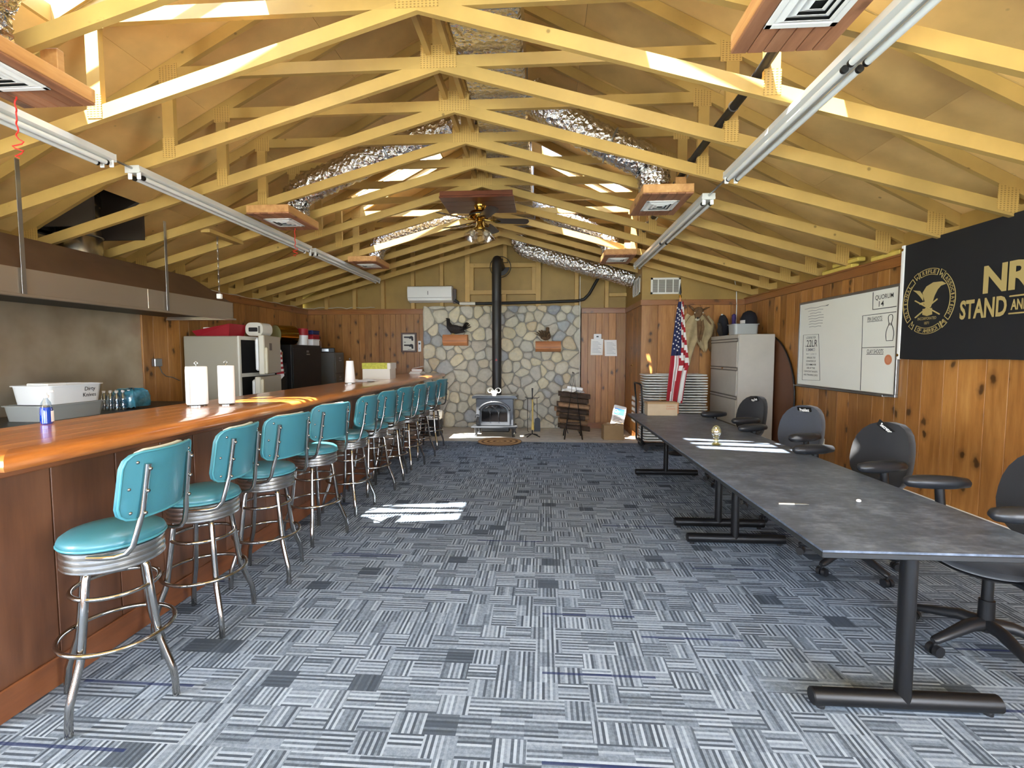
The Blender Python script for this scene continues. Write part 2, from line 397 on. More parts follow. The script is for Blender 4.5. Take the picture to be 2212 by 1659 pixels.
# ---------------------------------------------------------------- mesh helpers
class G:
    """collects geometry, then becomes ONE mesh object"""
    def __init__(s): s.v = []; s.f = []; s.m = []; s.mats = []; s.cur = 0
    def use(s, mat):
        if mat not in s.mats: s.mats.append(mat)
        s.cur = s.mats.index(mat); return s
    def add(s, vs, fs):
        o = len(s.v); s.v += [tuple(v) for v in vs]
        for f in fs: s.f.append(tuple(i + o for i in f)); s.m.append(s.cur)
        return s
    def box(s, x0, x1, y0, y1, z0, z1, b=0.0, T=None):
        if x1 < x0: x0, x1 = x1, x0
        if y1 < y0: y0, y1 = y1, y0
        if z1 < z0: z0, z1 = z1, z0
        b = min(b, (x1 - x0) * .45, (y1 - y0) * .45, (z1 - z0) * .45)
        if b <= 0:
            vs = [(x, y, z) for z in (z0, z1) for y in (y0, y1) for x in (x0, x1)]
            fs = [(0, 2, 3, 1), (4, 5, 7, 6), (0, 1, 5, 4), (2, 6, 7, 3), (0, 4, 6, 2), (1, 3, 7, 5)]
        else:
            bm = bmesh.new(); bmesh.ops.create_cube(bm, size=1.0)
            for v in bm.verts:
                v.co = Vector(((x0 + x1) / 2 + v.co.x * (x1 - x0), (y0 + y1) / 2 + v.co.y * (y1 - y0), (z0 + z1) / 2 + v.co.z * (z1 - z0)))
            bmesh.ops.bevel(bm, geom=list(bm.edges), offset=b, segments=1, affect='EDGES', profile=0.5)
            bm.verts.index_update(); vs = [v.co.copy() for v in bm.verts]; fs = [[v.index for v in f.verts] for f in bm.faces]; bm.free()
        if T: vs = [T @ Vector(v) for v in vs]
        return s.add(vs, fs)
    def tube(s, pts, r, n=8, closed=False, caps=True, flat=1.0):
        pts = [Vector(p) for p in pts]; k = len(pts); rs = r if isinstance(r, (list, tuple)) else [r] * k
        vs = []; prev = None
        for i, p in enumerate(pts):
            a = pts[(i - 1) % k] if (closed or i > 0) else p; c = pts[(i + 1) % k] if (closed or i < k - 1) else p
            t = (c - a).normalized()
            if prev is None:
                h = Vector((0, 0, 1)) if abs(t.z) < 0.9 else Vector((1, 0, 0)); u = t.cross(h).normalized()
            else:
                u = (prev - t * prev.dot(t)).normalized()
            prev = u; q = t.cross(u)
            for j in range(n):
                an = 2 * PI * j / n; vs.append(p + (u * math.cos(an) + q * math.sin(an) * flat) * rs[i])
        fs = []
        for i in range(k if closed else k - 1):
            i2 = (i + 1) % k
            for j in range(n):
                fs.append((i * n + j, i2 * n + j, i2 * n + (j + 1) % n, i * n + (j + 1) % n))
        if caps and not closed:
            fs.append(tuple(range(n))); fs.append(tuple(reversed(range((k - 1) * n, k * n))))
        return s.add(vs, fs)
    def lathe(s, prof, n=20, c=(0, 0, 0), T=None):
        vs = []; c = Vector(c); k = len(prof)
        for (r, z) in prof:
            for j in range(n):
                a = 2 * PI * j / n; vs.append(c + Vector((r * math.cos(a), r * math.sin(a), z)))
        fs = []
        for i in range(k - 1):
            for j in range(n): fs.append((i * n + j, i * n + (j + 1) % n, (i + 1) * n + (j + 1) % n, (i + 1) * n + j))
        fs.append(tuple(reversed(range(n)))); fs.append(tuple(range((k - 1) * n, k * n)))
        if T: vs = [T @ v for v in vs]
        return s.add(vs, fs)
    def prism(s, poly, plane, a, b):
        """polygon in 2D extruded; plane 'xz': (u,v)->(u,t,v)   'yz': (t,u,v)   'xy': (u,v,t)"""
        n = len(poly)
        def P(u, v, t): return {'xz': (u, t, v), 'yz': (t, u, v), 'xy': (u, v, t)}[plane]
        vs = [P(u, v, a) for u, v in poly] + [P(u, v, b) for u, v in poly]
        fs = [tuple(range(n)), tuple(reversed(range(n, 2 * n)))] + [(i, i + n, (i + 1) % n + n, (i + 1) % n) for i in range(n)]
        return s.add(vs, fs)
    def ball(s, c, r, n=10, m=8, sc=(1, 1, 1)):
        vs = []; c = Vector(c)
        for i in range(1, m):
            th = PI * i / m
            for j in range(n):
                ph = 2 * PI * j / n; vs.append(c + Vector((r * sc[0] * math.sin(th) * math.cos(ph), r * sc[1] * math.sin(th) * math.sin(ph), r * sc[2] * math.cos(th))))
        t = len(vs); vs += [c + Vector((0, 0, r * sc[2])), c - Vector((0, 0, r * sc[2]))]
        fs = []
        for i in range(m - 2):
            for j in range(n): fs.append((i * n + j, (i + 1) * n + j, (i + 1) * n + (j + 1) % n, i * n + (j + 1) % n))
        for j in range(n):
            fs.append((t, j, (j + 1) % n)); fs.append((t + 1, (m - 2) * n + (j + 1) % n, (m - 2) * n + j))
        return s.add(vs, fs)
    def grid(s, f, nu, nv, closed=False):
        vs = [f(i / nu, j / nv) for j in range(nv + 1) for i in range(nu + 1)]
        w = nu + 1
        return s.add(vs, [(j * w + i, j * w + i + 1, (j + 1) * w + i + 1, (j + 1) * w + i) for j in range(nv) for i in range(nu)])
    def mesh(s, name, smooth=None):
        me = bpy.data.meshes.new(name); me.from_pydata(s.v, [], s.f)
        for mt in s.mats: me.materials.append(MATS[mt] if isinstance(mt, str) else mt)
        me.polygons.foreach_set('material_index', s.m)
        bm = bmesh.new(); bm.from_mesh(me); bmesh.ops.recalc_face_normals(bm, faces=list(bm.faces)); bm.to_mesh(me); bm.free()
        if smooth is not None:
            me.shade_smooth()
            if smooth < 180: me.set_sharp_from_angle(angle=math.radians(smooth))
        me.update(); return me
    def obj(s, name, parent=None, smooth=None, loc=(0, 0, 0)):
        o = bpy.data.objects.new(name, s.mesh(name, smooth)); COL.objects.link(o); o.location = loc
        if parent is not None: o.parent = parent
        return o
def g(mat): return G().use(mat)
def tag(o, label=None, cat=None, group=None, kind=None):
    if label: o['label'] = label
    if cat: o['category'] = cat
    if group: o['group'] = group
    if kind: o['kind'] = kind
    return o
def thing(name, label, cat, loc=(0, 0, 0), rz=0.0, group=None):
    o = bpy.data.objects.new(name, None); COL.objects.link(o); o.empty_display_size = 0.1
    o.location = loc; o.rotation_euler = (0, 0, rz)
    return tag(o, label, cat, group)
def struct(name, parent=None, loc=(0, 0, 0)):
    o = bpy.data.objects.new(name, None); COL.objects.link(o); o.empty_display_size = 0.1; o.location = loc
    o['kind'] = 'structure'
    if parent is not None: o.parent = parent
    return o
def dup(root, loc, rz=0.0, label=None, group=None):
    r = root.copy(); COL.objects.link(r); r.location = loc; r.rotation_euler = (0, 0, rz)
    if label: r['label'] = label
    if group: r['group'] = group
    for ch in list(root.children):
        c = ch.copy(); COL.objects.link(c); c.parent = r
        for gch in ch.children:
            d = gch.copy(); COL.objects.link(d); d.parent = c
    return r
def arc(cx, cy, r, a0, a1, n):
    return [(cx + r * math.cos(a0 + (a1 - a0) * i / n), cy + r * math.sin(a0 + (a1 - a0) * i / n)) for i in range(n + 1)]
def rrect(x0, x1, y0, y1, r, n=4):
    return arc(x1 - r, y1 - r, r, 0, PI / 2, n) + arc(x0 + r, y1 - r, r, PI / 2, PI, n) + arc(x0 + r, y0 + r, r, PI, 1.5 * PI, n) + arc(x1 - r, y0 + r, r, 1.5 * PI, 2 * PI, n)
def text_part(name, body, size, mat, parent, M4, extrude=0.0004, align='CENTER', squeeze=1.0, bold=0.0, space=1.0):
    cu = bpy.data.curves.new(name, 'FONT'); cu.body = body; cu.size = size; cu.align_x = align; cu.align_y = 'CENTER'; cu.extrude = extrude; cu.offset = bold
    cu.space_character = space; cu.resolution_u = 3
    to = bpy.data.objects.new(name, cu); COL.objects.link(to)
    dg = bpy.context.evaluated_depsgraph_get(); me = bpy.data.meshes.new_from_object(to.evaluated_get(dg))
    bpy.data.objects.remove(to, do_unlink=True); bpy.data.curves.remove(cu)
    me.materials.clear(); me.materials.append(MATS[mat])
    me.transform(M4 @ Matrix.Diagonal((squeeze, 1, 1, 1)))
    o = bpy.data.objects.new(name, me); COL.objects.link(o)
    if parent is not None: o.parent = parent
    return o
def frame_m(origin, xdir, ydir):
    x = Vector(xdir).normalized(); y = Vector(ydir).normalized(); z = x.cross(y); o = Vector(origin)
    return Matrix(((x.x, y.x, z.x, o.x), (x.y, y.y, z.y, o.y), (x.z, y.z, z.z, o.z), (0, 0, 0, 1)))
# ================================================================= STRUCTURE
XL, XR, YB, YF, ZT = -4.93, 3.35, 9.75, -3.4, 2.42
RX, ROOF0, RS = -0.79, 4.88, 0.52          # ridge x, ridge height of the sheathing, roof slope
def rz(d): return ROOF0 - RS * d
TY = [3.05 + 0.622 * (k - 1) for k in range(0, 12)]

tag(g('grass_field').box(-30, 30, -30, 30, -0.3, -0.2).obj('ground'), kind='structure')  # unseen plane added outside to block sky light from below
fl = tag(g('carpet').box(XL - 0.1, XR + 0.1, YF - 0.1, 8.12, -0.15, 0.0).obj('floor'), kind='structure')
tag(g('hearth_concrete').box(XL - 0.1, XR + 0.1, 8.12, YB + 0.1, -0.15, 0.0).obj('floor_hearth'), kind='structure')
tag(g('aluminium').box(-1.9, 1.66, 8.10, 8.135, 0.0, 0.006, 0.002).obj('trim_1'), kind='structure')

def planks_along(parent, axis, a0, a1, face, sgn, z0, z1, mat, wmin=0.13, wmax=0.22, th=0.018, skip=()):
    """vertical boards with open joints. axis 'y': boards run along y at x=face ; axis 'x': along x at y=face"""
    a = a0
    while a < a1 - 0.03:
        wd = random.uniform(wmin, wmax)
        if a + wd > a1 - 0.06: wd = a1 - a
        q = g(mat); t0, t1 = sorted((face, face + sgn * th)); c = (a + wd / 2)
        if any(s0 < c < s1 for s0, s1 in skip): a += wd; continue
        if axis == 'y': q.box(t0, t1, -wd / 2 + 0.002, wd / 2 - 0.002, z0, z1, 0.0015); loc = (0, c, 0)
        else: q.box(-wd / 2 + 0.002, wd / 2 - 0.002, t0, t1, z0, z1, 0.0015); loc = (c, 0, 0)
        q.obj('plank', parent, loc=loc)
        a += wd
# ---- right wall
WR = struct('wall_right')
qb = g('backing_dark')
qb.box(XR + 0.02, XR + 0.10, 0.35, YB, 0, ZT).box(XR + 0.02, XR + 0.10, YF, -2.15, 0, ZT).box(XR + 0.02, XR + 0.10, -2.15, 0.35, 0, 0.82).box(XR + 0.02, XR + 0.10, -2.15, 0.35, 2.18, ZT)
qb.obj('wall_backing', WR)
g('gable_paint').box(XR + 0.10, XR + 0.14, YF, YB, ZT - 0.1, 2.66).obj('eave_board', WR)
planks_along(WR, 'y', 0.35, 8.24, XR + 0.02, -1, 0.0, ZT - 0.09, 'pine_wall', 0.13, 0.25)
g('pine_wall').box(XR, XR + 0.02, YF, -2.15, 0, ZT).box(XR, XR + 0.02, -2.15, 0.35, 0, 0.82).box(XR, XR + 0.02, -2.15, 0.35, 2.18, ZT).obj('wall_panel', WR)
tag(g('pine_wall_y').box(XR - 0.022, XR + 0.02, YF, 8.24, ZT - 0.09, ZT, 0.003).box(XR - 0.03, XR + 0.05, YF, 8.24, ZT, ZT + 0.02, 0.003).obj('trim_2'), kind='structure')
def window(n, M4, wd, ht, bars):
    wn = struct('window_%d' % n)
    fr = g('white_paint')
    for (a, b, c, d) in ((-wd / 2, wd / 2, -ht / 2, -ht / 2 + 0.06), (-wd / 2, wd / 2, ht / 2 - 0.06, ht / 2), (-wd / 2, -wd / 2 + 0.06, -ht / 2, ht / 2), (wd / 2 - 0.06, wd / 2, -ht / 2, ht / 2)):
        fr.box(a, b, c, d, -0.04, 0.04, 0.0, M4)
    fr.obj('window_frame', wn)
    for i in range(1, bars):
        x = -wd / 2 + wd * i / bars
        g('white_paint').box(x - 0.025, x + 0.025, -ht / 2, ht / 2, -0.03, 0.03, 0.0, M4).obj('mullion', wn)
    for i in range(bars):
        x0 = -wd / 2 + wd * i / bars; x1 = x0 + wd / bars
        g('window_glass').box(x0 + 0.03, x1 - 0.03, -ht / 2 + 0.05, ht / 2 - 0.05, -0.003, 0.003, 0.0, M4).obj('pane', wn)
window(1, frame_m((XR + 0.06, -0.9, 1.5), (0, 1, 0), (0, 0, 1)), 2.5, 1.36, 2)  # unseen opening added in the right wall for its fill lamp
# ---- rear wall (behind the camera) with three big windows
WF = struct('wall_rear')
g('pine_wall').box(XL, XR, YF - 0.1, YF, 0, 0.45).box(XL, -3.65, YF - 0.1, YF, 0.45, 2.62).box(2.05, XR, YF - 0.1, YF, 0.45, 2.62).obj('wall_panel', WF)
g('gable_paint').prism([(XL - 0.2, 2.62), (XR + 0.2, 2.62), (XR + 0.2, rz(4.3)), (RX, ROOF0 + 0.05), (XL - 0.2, rz(4.3))], 'xz', YF - 0.1, YF).obj('gable_panel', WF)
for i in range(3):
    window(2 + i, frame_m((-3.65 + 1.9 * (i + 0.5), YF - 0.05, 1.535), (1, 0, 0), (0, 0, 1)), 1.9, 2.17, 1)
# ---- left wall
WL = struct('wall_left')
g('backing_dark').box(XL - 0.10, XL - 0.02, 0.35, YB, 0, ZT).box(XL - 0.10, XL - 0.02, YF, -2.15, 0, ZT).box(XL - 0.10, XL - 0.02, -2.15, 0.35, 0, 0.82).box(XL - 0.10, XL - 0.02, -2.15, 0.35, 2.18, ZT).obj('wall_backing', WL)
g('gable_paint').box(XL - 0.14, XL - 0.10, YF, YB, ZT - 0.1, 2.66).obj('eave_board', WL)
planks_along(WL, 'y', 5.2, YB, XL - 0.02, 1, 0.0, ZT - 0.09, 'pine_kitchen', 0.14, 0.24)
g('pine_kitchen').box(XL - 0.02, XL, YF, -2.15, 0, ZT).box(XL - 0.02, XL, -2.15, 0.35, 0, 0.82).box(XL - 0.02, XL, -2.15, 0.35, 2.18, ZT).box(XL - 0.02, XL, 0.35, 5.2, 0, ZT).obj('wall_panel', WL)
window(5, frame_m((XL - 0.06, -0.9, 1.5), (0, -1, 0), (0, 0, 1)), 2.5, 1.36, 2)  # unseen opening added to throw more daylight up at the roof
tag(g('pine_wall_y').box(XL - 0.02, XL + 0.022, YF, YB, ZT - 0.09, ZT, 0.003).box(XL - 0.05, XL + 0.03, YF, YB, ZT, ZT + 0.02, 0.003).obj('trim_3'), kind='structure')
# ---- back wall: pine either side of the stone, painted plywood gable above
WB = struct('wall_back')
g('backing_dark').box(XL - 0.1, XR + 0.1, YB + 0.02, YB + 0.1, 0, ZT).obj('wall_backing', WB)
planks_along(WB, 'x', XL, -2.47, YB + 0.02, -1, 0.0, ZT - 0.09, 'pine_kitchen', 0.10, 0.19)
planks_along(WB, 'x', 0.76, 1.65, YB + 0.02, -1, 0.11, ZT - 0.09, 'pine_wall', 0.11, 0.17)
tag(g('pine_wall_x').box(XL, -2.47, YB - 0.022, YB + 0.02, ZT - 0.09, ZT, 0.003).box(XL, -2.47, YB - 0.03, YB + 0.05, ZT, ZT + 0.02, 0.003).obj('trim_4'), kind='structure')
tag(g('pine_wall_x').box(0.76, 1.65, YB - 0.022, YB + 0.02, ZT - 0.09, ZT, 0.003).box(0.76, 1.65, YB - 0.03, YB + 0.05, ZT, ZT + 0.02, 0.003).obj('trim_5'), kind='structure')
tag(g('pine_wall_x').box(0.76, 1.65, YB - 0.02, YB + 0.02, 0.0, 0.115, 0.003).obj('baseboard_back'), kind='structure')
GA = struct('wall_gable')
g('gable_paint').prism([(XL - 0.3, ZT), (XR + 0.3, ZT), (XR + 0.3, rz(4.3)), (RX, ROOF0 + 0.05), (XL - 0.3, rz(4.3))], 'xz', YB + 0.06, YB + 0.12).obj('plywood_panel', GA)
def stud(x0, x1, z0, z1): g('stud_paint').box(x0, x1, YB - 0.03, YB + 0.062, z0, z1, 0.003).obj('stud', GA)
for xs in (-4.55, -3.95, -3.35, -2.72, -2.12, 0.62, 1.22):
    stud(xs, xs + 0.075, ZT + 0.02, rz(abs(xs - RX)) - 0.1)
for xs in (-1.60, -0.16): stud(xs, xs + 0.10, ZT + 0.02, rz(abs(xs - RX)) - 0.1)
stud(-0.82, -0.74, 3.36, 4.7)
for z0 in (3.26, 2.72): stud(-1.50, -0.16, z0, z0 + 0.085)
stud(-0.84, -0.76, ZT + 0.02, 2.72); stud(-1.50, -1.42, 2.80, 3.26); stud(-0.24, -0.16, 2.80, 3.26); stud(1.30, 1.65, 2.66, 2.73)
# ---- closet block in the back right corner
CY, CX = 8.24, 1.65
WC = struct('wall_closet')
g('backing_dark').box(CX + 0.02, XR + 0.05, CY + 0.02, CY + 0.06, 0, ZT).obj('wall_backing', WC)
planks_along(WC, 'x', CX, XR, CY + 0.02, -1, 0.0, ZT - 0.09, 'pine_wall', 0.16, 0.30)
g('gable_paint').prism([(CX, ZT), (XR + 0.3, ZT), (XR + 0.3, rz(4.3)), (CX, rz(CX - RX))], 'xz', CY, CY + 0.06).obj('plywood_panel', WC)
tag(g('pine_wall_x').box(CX - 0.02, XR, CY - 0.022, CY + 0.02, ZT - 0.09, ZT, 0.003).obj('trim_6'), kind='structure')
WS = struct('wall_closet_side')
g('backing_dark').box(CX + 0.02, CX + 0.06, CY + 0.06, YB + 0.02, 0, ZT).obj('wall_backing', WS)
planks_along(WS, 'y', CY + 0.02, YB, CX + 0.02, -1, 0.0, ZT - 0.09, 'pine_wall', 0.13, 0.19)
g('gable_paint').box(CX, CX + 0.06, CY + 0.06, YB + 0.06, ZT, rz(CX - RX) - 0.005).obj('plywood_panel', WS)
tag(g('pine_wall_y').box(CX - 0.022, CX + 0.02, CY - 0.02, YB, ZT - 0.09, ZT, 0.003).obj('trim_7'), kind='structure')
tag(g('pine_wall_y').box(CX - 0.02, CX, CY + 0.02, YB, 0, 0.11, 0.003).box(CX - 0.02, CX + 0.28, CY - 0.018, CY, 0, 0.11, 0.003).obj('baseboard_closet'), kind='structure')
# light-lit air holes drawn as white discs, four columns by five rows
ah = thing('vent_hole_panel', 'rows of small pale oval air holes in the closet side wall', 'vent', (CX - 0.0, 9.0, 0.30))
hm = None
for i in range(4):
    for j in range(5):
        if hm is None:
            hm = g('white_plastic').lathe([(0.030, 0.0), (0.030, 0.004), (0.020, 0.004), (0.020, 0.001)], 14, T=Matrix.Rotation(-PI / 2, 4, 'Y')).mesh('vent_hole')
        o = bpy.data.objects.new('vent_hole', hm); COL.objects.link(o); o.parent = ah; o.location = (-0.0005, -0.30 + 0.085 * i, 0.10 * j + 0.005)
        o.scale = (1, 1, 1.25)
# ---- ceiling: plywood sheets on both slopes, four skylight openings
CE = struct('ceiling')
SKY_Y = [(TY[0] + 0.025, TY[1] - 0.025), (TY[7] + 0.025, TY[8] - 0.025)]; SKY_DD = [(1.1, 2.4), (0.74, 2.06)]
yb = [YF - 0.1, -1.0, 0.9, SKY_Y[0][0], SKY_Y[0][1], 4.34, 4.87, 5.55, SKY_Y[1][0], SKY_Y[1][1], 8.6, YB + 0.12]
def slab(q, side, d0, d1, y0, y1, o0, o1):
    P = lambda d, y, o: (RX + side * d, y, rz(d) + o)
    vs = [P(d0, y0, o0), P(d1, y0, o0), P(d1, y1, o0), P(d0, y1, o0), P(d0, y0, o1), P(d1, y0, o1), P(d1, y1, o1), P(d0, y1, o1)]
    return q.add(vs, [(0, 1, 2, 3), (4, 7, 6, 5), (0, 4, 5, 1), (1, 5, 6, 2), (2, 6, 7, 3), (3, 7, 4, 0)])
deck = g('outside_roof')  # unseen layer added above the sheets to stop light leaking at joints
for side in (-1, 1):
    for i in range(len(yb) - 1):
        hs = [q for s, q in zip(SKY_Y, SKY_DD) if abs(yb[i] - s[0]) < 1e-6]
        cuts = [0.0, 1.13, 2.26, 3.39, 4.62] if not hs else [0.0, hs[0][0], hs[0][1], 3.39, 4.62]
        chase = side < 0 and abs(yb[i] - 4.34) < 1e-6
        if chase: cuts = [0.0, 1.13, 2.26, 3.45, 4.2, 4.62]
        for j in range(len(cuts) - 1):
            if (hs and j == 1) or (chase and j == 3): continue
            slab(deck, side, cuts[j], cuts[j + 1], yb[i], yb[i + 1], 0.018, 0.05)
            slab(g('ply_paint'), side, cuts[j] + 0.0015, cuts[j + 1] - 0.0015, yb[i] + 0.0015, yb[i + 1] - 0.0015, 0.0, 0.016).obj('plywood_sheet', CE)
deck.obj('roof_deck', CE)
cx0, cx1 = RX - 4.2, RX - 3.45
g('backing_dark').box(cx0 - 0.03, cx0, 4.31, 4.90, rz(4.2) - 0.0, 3.62).box(cx1, cx1 + 0.03, 4.31, 4.90, rz(3.45) + 0.02, 3.62).box(cx0, cx1, 4.31, 4.335, rz(4.2) + 0.02, 3.62).box(cx0, cx1, 4.875, 4.90, rz(4.2) + 0.02, 3.62).box(cx0 - 0.03, cx1 + 0.03, 4.31, 4.90, 3.62, 3.65).obj('duct_chase', CE)
names = {(-1, 0): 'near skylight over the bar, in the left roof slope', (1, 0): 'near skylight over the tables, in the right roof slope',
         (-1, 1): 'far skylight in the left roof slope, toward the stove', (1, 1): 'far skylight in the right roof slope, toward the closet'}
for side in (-1, 1):
    for si, (y0, y1) in enumerate(SKY_Y):
        t = thing('skylight', names[(side, si)], 'skylight', (RX, 0, 0), group='roof skylights')
        def sb(q, d0, d1, a, b, o0, o1):
            P = lambda d, y, o: (side * d, y, rz(d) + o)
            vs = [P(d0, a, o0), P(d1, a, o0), P(d1, b, o0), P(d0, b, o0), P(d0, a, o1), P(d1, a, o1), P(d1, b, o1), P(d0, b, o1)]
            return q.add(vs, [(0, 1, 2, 3), (4, 7, 6, 5), (0, 4, 5, 1), (1, 5, 6, 2), (2, 6, 7, 3), (3, 7, 4, 0)])
        d0, d1 = SKY_DD[si]
        q = g('truss_paint')
        sb(q, d0, d1, y0, y0 + 0.015, 0.0, 0.11); sb(q, d0, d1, y1 - 0.015, y1, 0.0, 0.11); sb(q, d0, d0 + 0.015, y0, y1, 0.0, 0.11); sb(q, d1 - 0.015, d1, y0, y1, 0.0, 0.11)
        q.obj('curb_frame', t)
        for k in (1, 2):
            yc = y0 + (y1 - y0) * k / 3
            sb(g('truss_paint'), d0, d1, yc - 0.011, yc + 0.011, 0.07, 0.11).obj('glazing_bar', t)
        for k in range(3):
            a = y0 + (y1 - y0) * k / 3; b = y0 + (y1 - y0) * (k + 1) / 3
            sb(g('skylight_glass'), d0, d1, a, b, 0.112, 0.117).obj('pane', t)
# ---- trusses
def truss():
    t = thing('roof_truss', 'x', 'truss', (RX, TY[0], ZT), group='scissor roof trusses')
    H = 0.019; z = lambda v: v - ZT
    bl = lambda d: 3.62 - 0.28 * d
    for s in (-1, 1):
        g('truss_paint').prism([(0, z(bl(0))), (s * 4.14, z(bl(4.14))), (s * 4.30, z(bl(4.14) + 0.02)), (s * 4.30, z(bl(4.14) + 0.12)), (s * 4.14, z(bl(4.14) + 0.093)), (0, z(bl(0) + 0.093))], 'xz', -H, H).obj('bottom_chord', t)
        g('truss_paint').prism([(0, z(rz(0) - 0.105)), (s * 4.55, z(rz(4.55) - 0.105)), (s * 4.55, z(rz(4.55) - 0.004)), (0, z(rz(0) - 0.004))], 'xz', -H, H).obj('top_chord', t)
        g('truss_paint').prism([(s * 0.06, z(3.635)), (s * 2.20, z(3.635)), (s * 2.04, z(3.722)), (s * 0.06, z(3.722))], 'xz', -H, H).obj('web_beam', t)
        g('truss_paint').box(s * 2.14 - 0.045, s * 2.14 + 0.045, -H, H, z(bl(2.14) + 0.09), z(3.665)).obj('web_post', t)
        g('nail_plate').box(s * 2.14 - 0.05, s * 2.14 + 0.05, -H - 0.003, -H, z(bl(2.14) + 0.02), z(bl(2.14) + 0.17)).obj('nail_plate', t)
        g('nail_plate').prism([(s * 2.05, z(3.60)), (s * 2.20, z(3.60)), (s * 2.20, z(3.72)), (s * 2.05, z(3.75))], 'xz', -H - 0.003, -H).obj('nail_plate', t)
        g('nail_plate').prism([(s * 3.98, z(bl(3.98) + 0.02)), (s * 4.12, z(bl(4.12) + 0.02)), (s * 4.12, z(2.66)), (s * 3.98, z(2.70))], 'xz', -H - 0.003, -H).obj('nail_plate', t)
    g('truss_paint').box(-0.045, 0.045, -H, H, z(3.722), z(4.78)).obj('king_post', t)
    g('nail_plate').box(-0.135, 0.135, -H - 0.003, -H, z(3.635), z(3.80)).obj('nail_plate', t)
    return t
T0 = truss(); nth = ['first', 'second', 'third', 'fourth', 'fifth', 'sixth', 'seventh', 'eighth', 'ninth', 'tenth', 'eleventh', 'twelfth']
T0['label'] = 'roof truss nearest the camera, only its outer chords in view'
for k in range(1, 12):
    lab = {1: 'roof truss second from the camera, glaring with sun on its chords', 11: 'roof truss standing last, against the painted gable', 8: 'ninth roof truss from the camera, sunlit just past the ceiling fan'}.get(k, '%s painted timber roof truss counted from the camera' % nth[k])
    dup(T0, (RX, TY[k], ZT), 0, lab)
for dx, lb in ((-0.075, 'long brace board left of the king posts under the ridge'), (0.075, 'long brace board right of the king posts under the ridge')):
    tag(g('truss_paint').box(RX + dx - 0.019, RX + dx + 0.019, 2.3, 9.3, 3.726, 3.80).obj('brace_board'), lb, 'board', 'ridge brace boards')

# ---- fieldstone chimney wall: every stone its own piece
SW = struct('wall_stone')
SX0, SX1, SZ1 = -2.47, 0.745, 2.49
g('mortar').box(SX0, SX1, YB - 0.03, YB + 0.02, 0, SZ1 - 0.01, 0.01).obj('mortar_bed', SW)
rs = random.Random(21); seeds = []
tries = 0
while len(seeds) < 178 and tries < 20000:
    tries += 1
    p = (rs.uniform(SX0, SX1), rs.uniform(0, SZ1)); rad = rs.choice((0.13, 0.16, 0.185, 0.20))
    if all(math.hypot((p[0] - q[0]) * 1.08, p[1] - q[1]) > (rad + q[2]) / 2 * 1.02 for q in seeds): seeds.append((*p, rad))
def clip(poly, nx, ny, c):
    out = []
    for i in range(len(poly)):
        a, b = poly[i], poly[(i + 1) % len(poly)]; da = nx * a[0] + ny * a[1] - c; db_ = nx * b[0] + ny * b[1] - c
        if da <= 0: out.append(a)
        if da * db_ < 0: t = da / (da - db_); out.append((a[0] + (b[0] - a[0]) * t, a[1] + (b[1] - a[1]) * t))
    return out
for i, (sx, sz, sr) in enumerate(seeds):
    poly = [(SX0, 0.0), (SX1, 0.0), (SX1, SZ1), (SX0, SZ1)]
    for j, (qx, qz, qr) in enumerate(seeds):
        if i == j or math.hypot(sx - qx, sz - qz) > 0.9: continue
        nx, ny = qx - sx, qz - sz; L = math.hypot(nx, ny); nx /= L; ny /= L
        mid = L / 2 + (sr - qr) * 0.35
        poly = clip(poly, nx, ny, nx * sx + ny * sz + mid - 0.006)
        if len(poly) < 3: break
    if len(poly) < 3: continue
    for k in range(2):
        poly = [q for a, b in zip(poly, poly[1:] + poly[:1]) for q in ((a[0] * 0.78 + b[0] * 0.22, a[1] * 0.78 + b[1] * 0.22), (a[0] * 0.22 + b[0] * 0.78, a[1] * 0.22 + b[1] * 0.78))] if k == 0 or len(poly) < 12 else poly
    cx = sum(p[0] for p in poly) / len(poly); cz = sum(p[1] for p in poly) / len(poly)
    dep = rs.uniform(0.022, 0.05); tx, tz = rs.uniform(-0.08, 0.08), rs.uniform(-0.08, 0.08)
    q = g('field_stone'); n = len(poly)
    ring = lambda k, y: [(cx + (p[0] - cx) * k - cx, y + ((p[0] - cx) * tx + (p[1] - cz) * tz) * (k < 1) + rs.uniform(-0.003, 0.003), cz + (p[1] - cz) * k - cz) for p in poly]
    vs = ring(1.0, -0.0) + ring(0.985, -dep * 0.55) + ring(0.86, -dep * 0.93) + ring(0.5, -dep * 1.06) + [(0, -dep * 1.08, 0)]
    fs = []
    for r in range(3):
        fs += [(r * n + a, r * n + (a + 1) % n, (r + 1) * n + (a + 1) % n, (r + 1) * n + a) for a in range(n)]
    fs += [(3 * n + a, 3 * n + (a + 1) % n, 4 * n) for a in range(n)]
    q.add(vs, fs).obj('stone', SW, smooth=50, loc=(cx, YB - 0.03, cz))
# ================================================================= BAR, STOOLS, TABLES, OFFICE CHAIRS
BX, BT = -2.2, 1.13
bar = thing('bar_counter', 'long dark-stained wooden bar base behind the turquoise stools', 'bar', (0, 0, 0))
g('backing_dark').box(-2.62, BX - 0.016, 1.70, 8.3, 0.0, 1.055).obj('carcass', bar)
a = 1.695
while a < 8.25:
    wd = random.uniform(0.19, 0.33)
    if a + wd > 8.15: wd = 8.3 - a
    g('bar_front').box(BX - 0.016, BX, -wd / 2 + 0.003, wd / 2 - 0.003, 0.10, 1.055, 0.002).obj('plank', bar, loc=(0, a + wd / 2, 0)); a += wd
for x0, x1 in ((-2.62, -2.41), (-2.408, -2.2)):
    g('bar_front').box(x0, x1, 1.68, 1.70, 0.10, 1.055, 0.005).obj('plank', bar)
g('bar_front_y').box(BX, BX + 0.016, 1.665, 8.3, 0.0, 0.135, 0.005).obj('kickboard', bar)
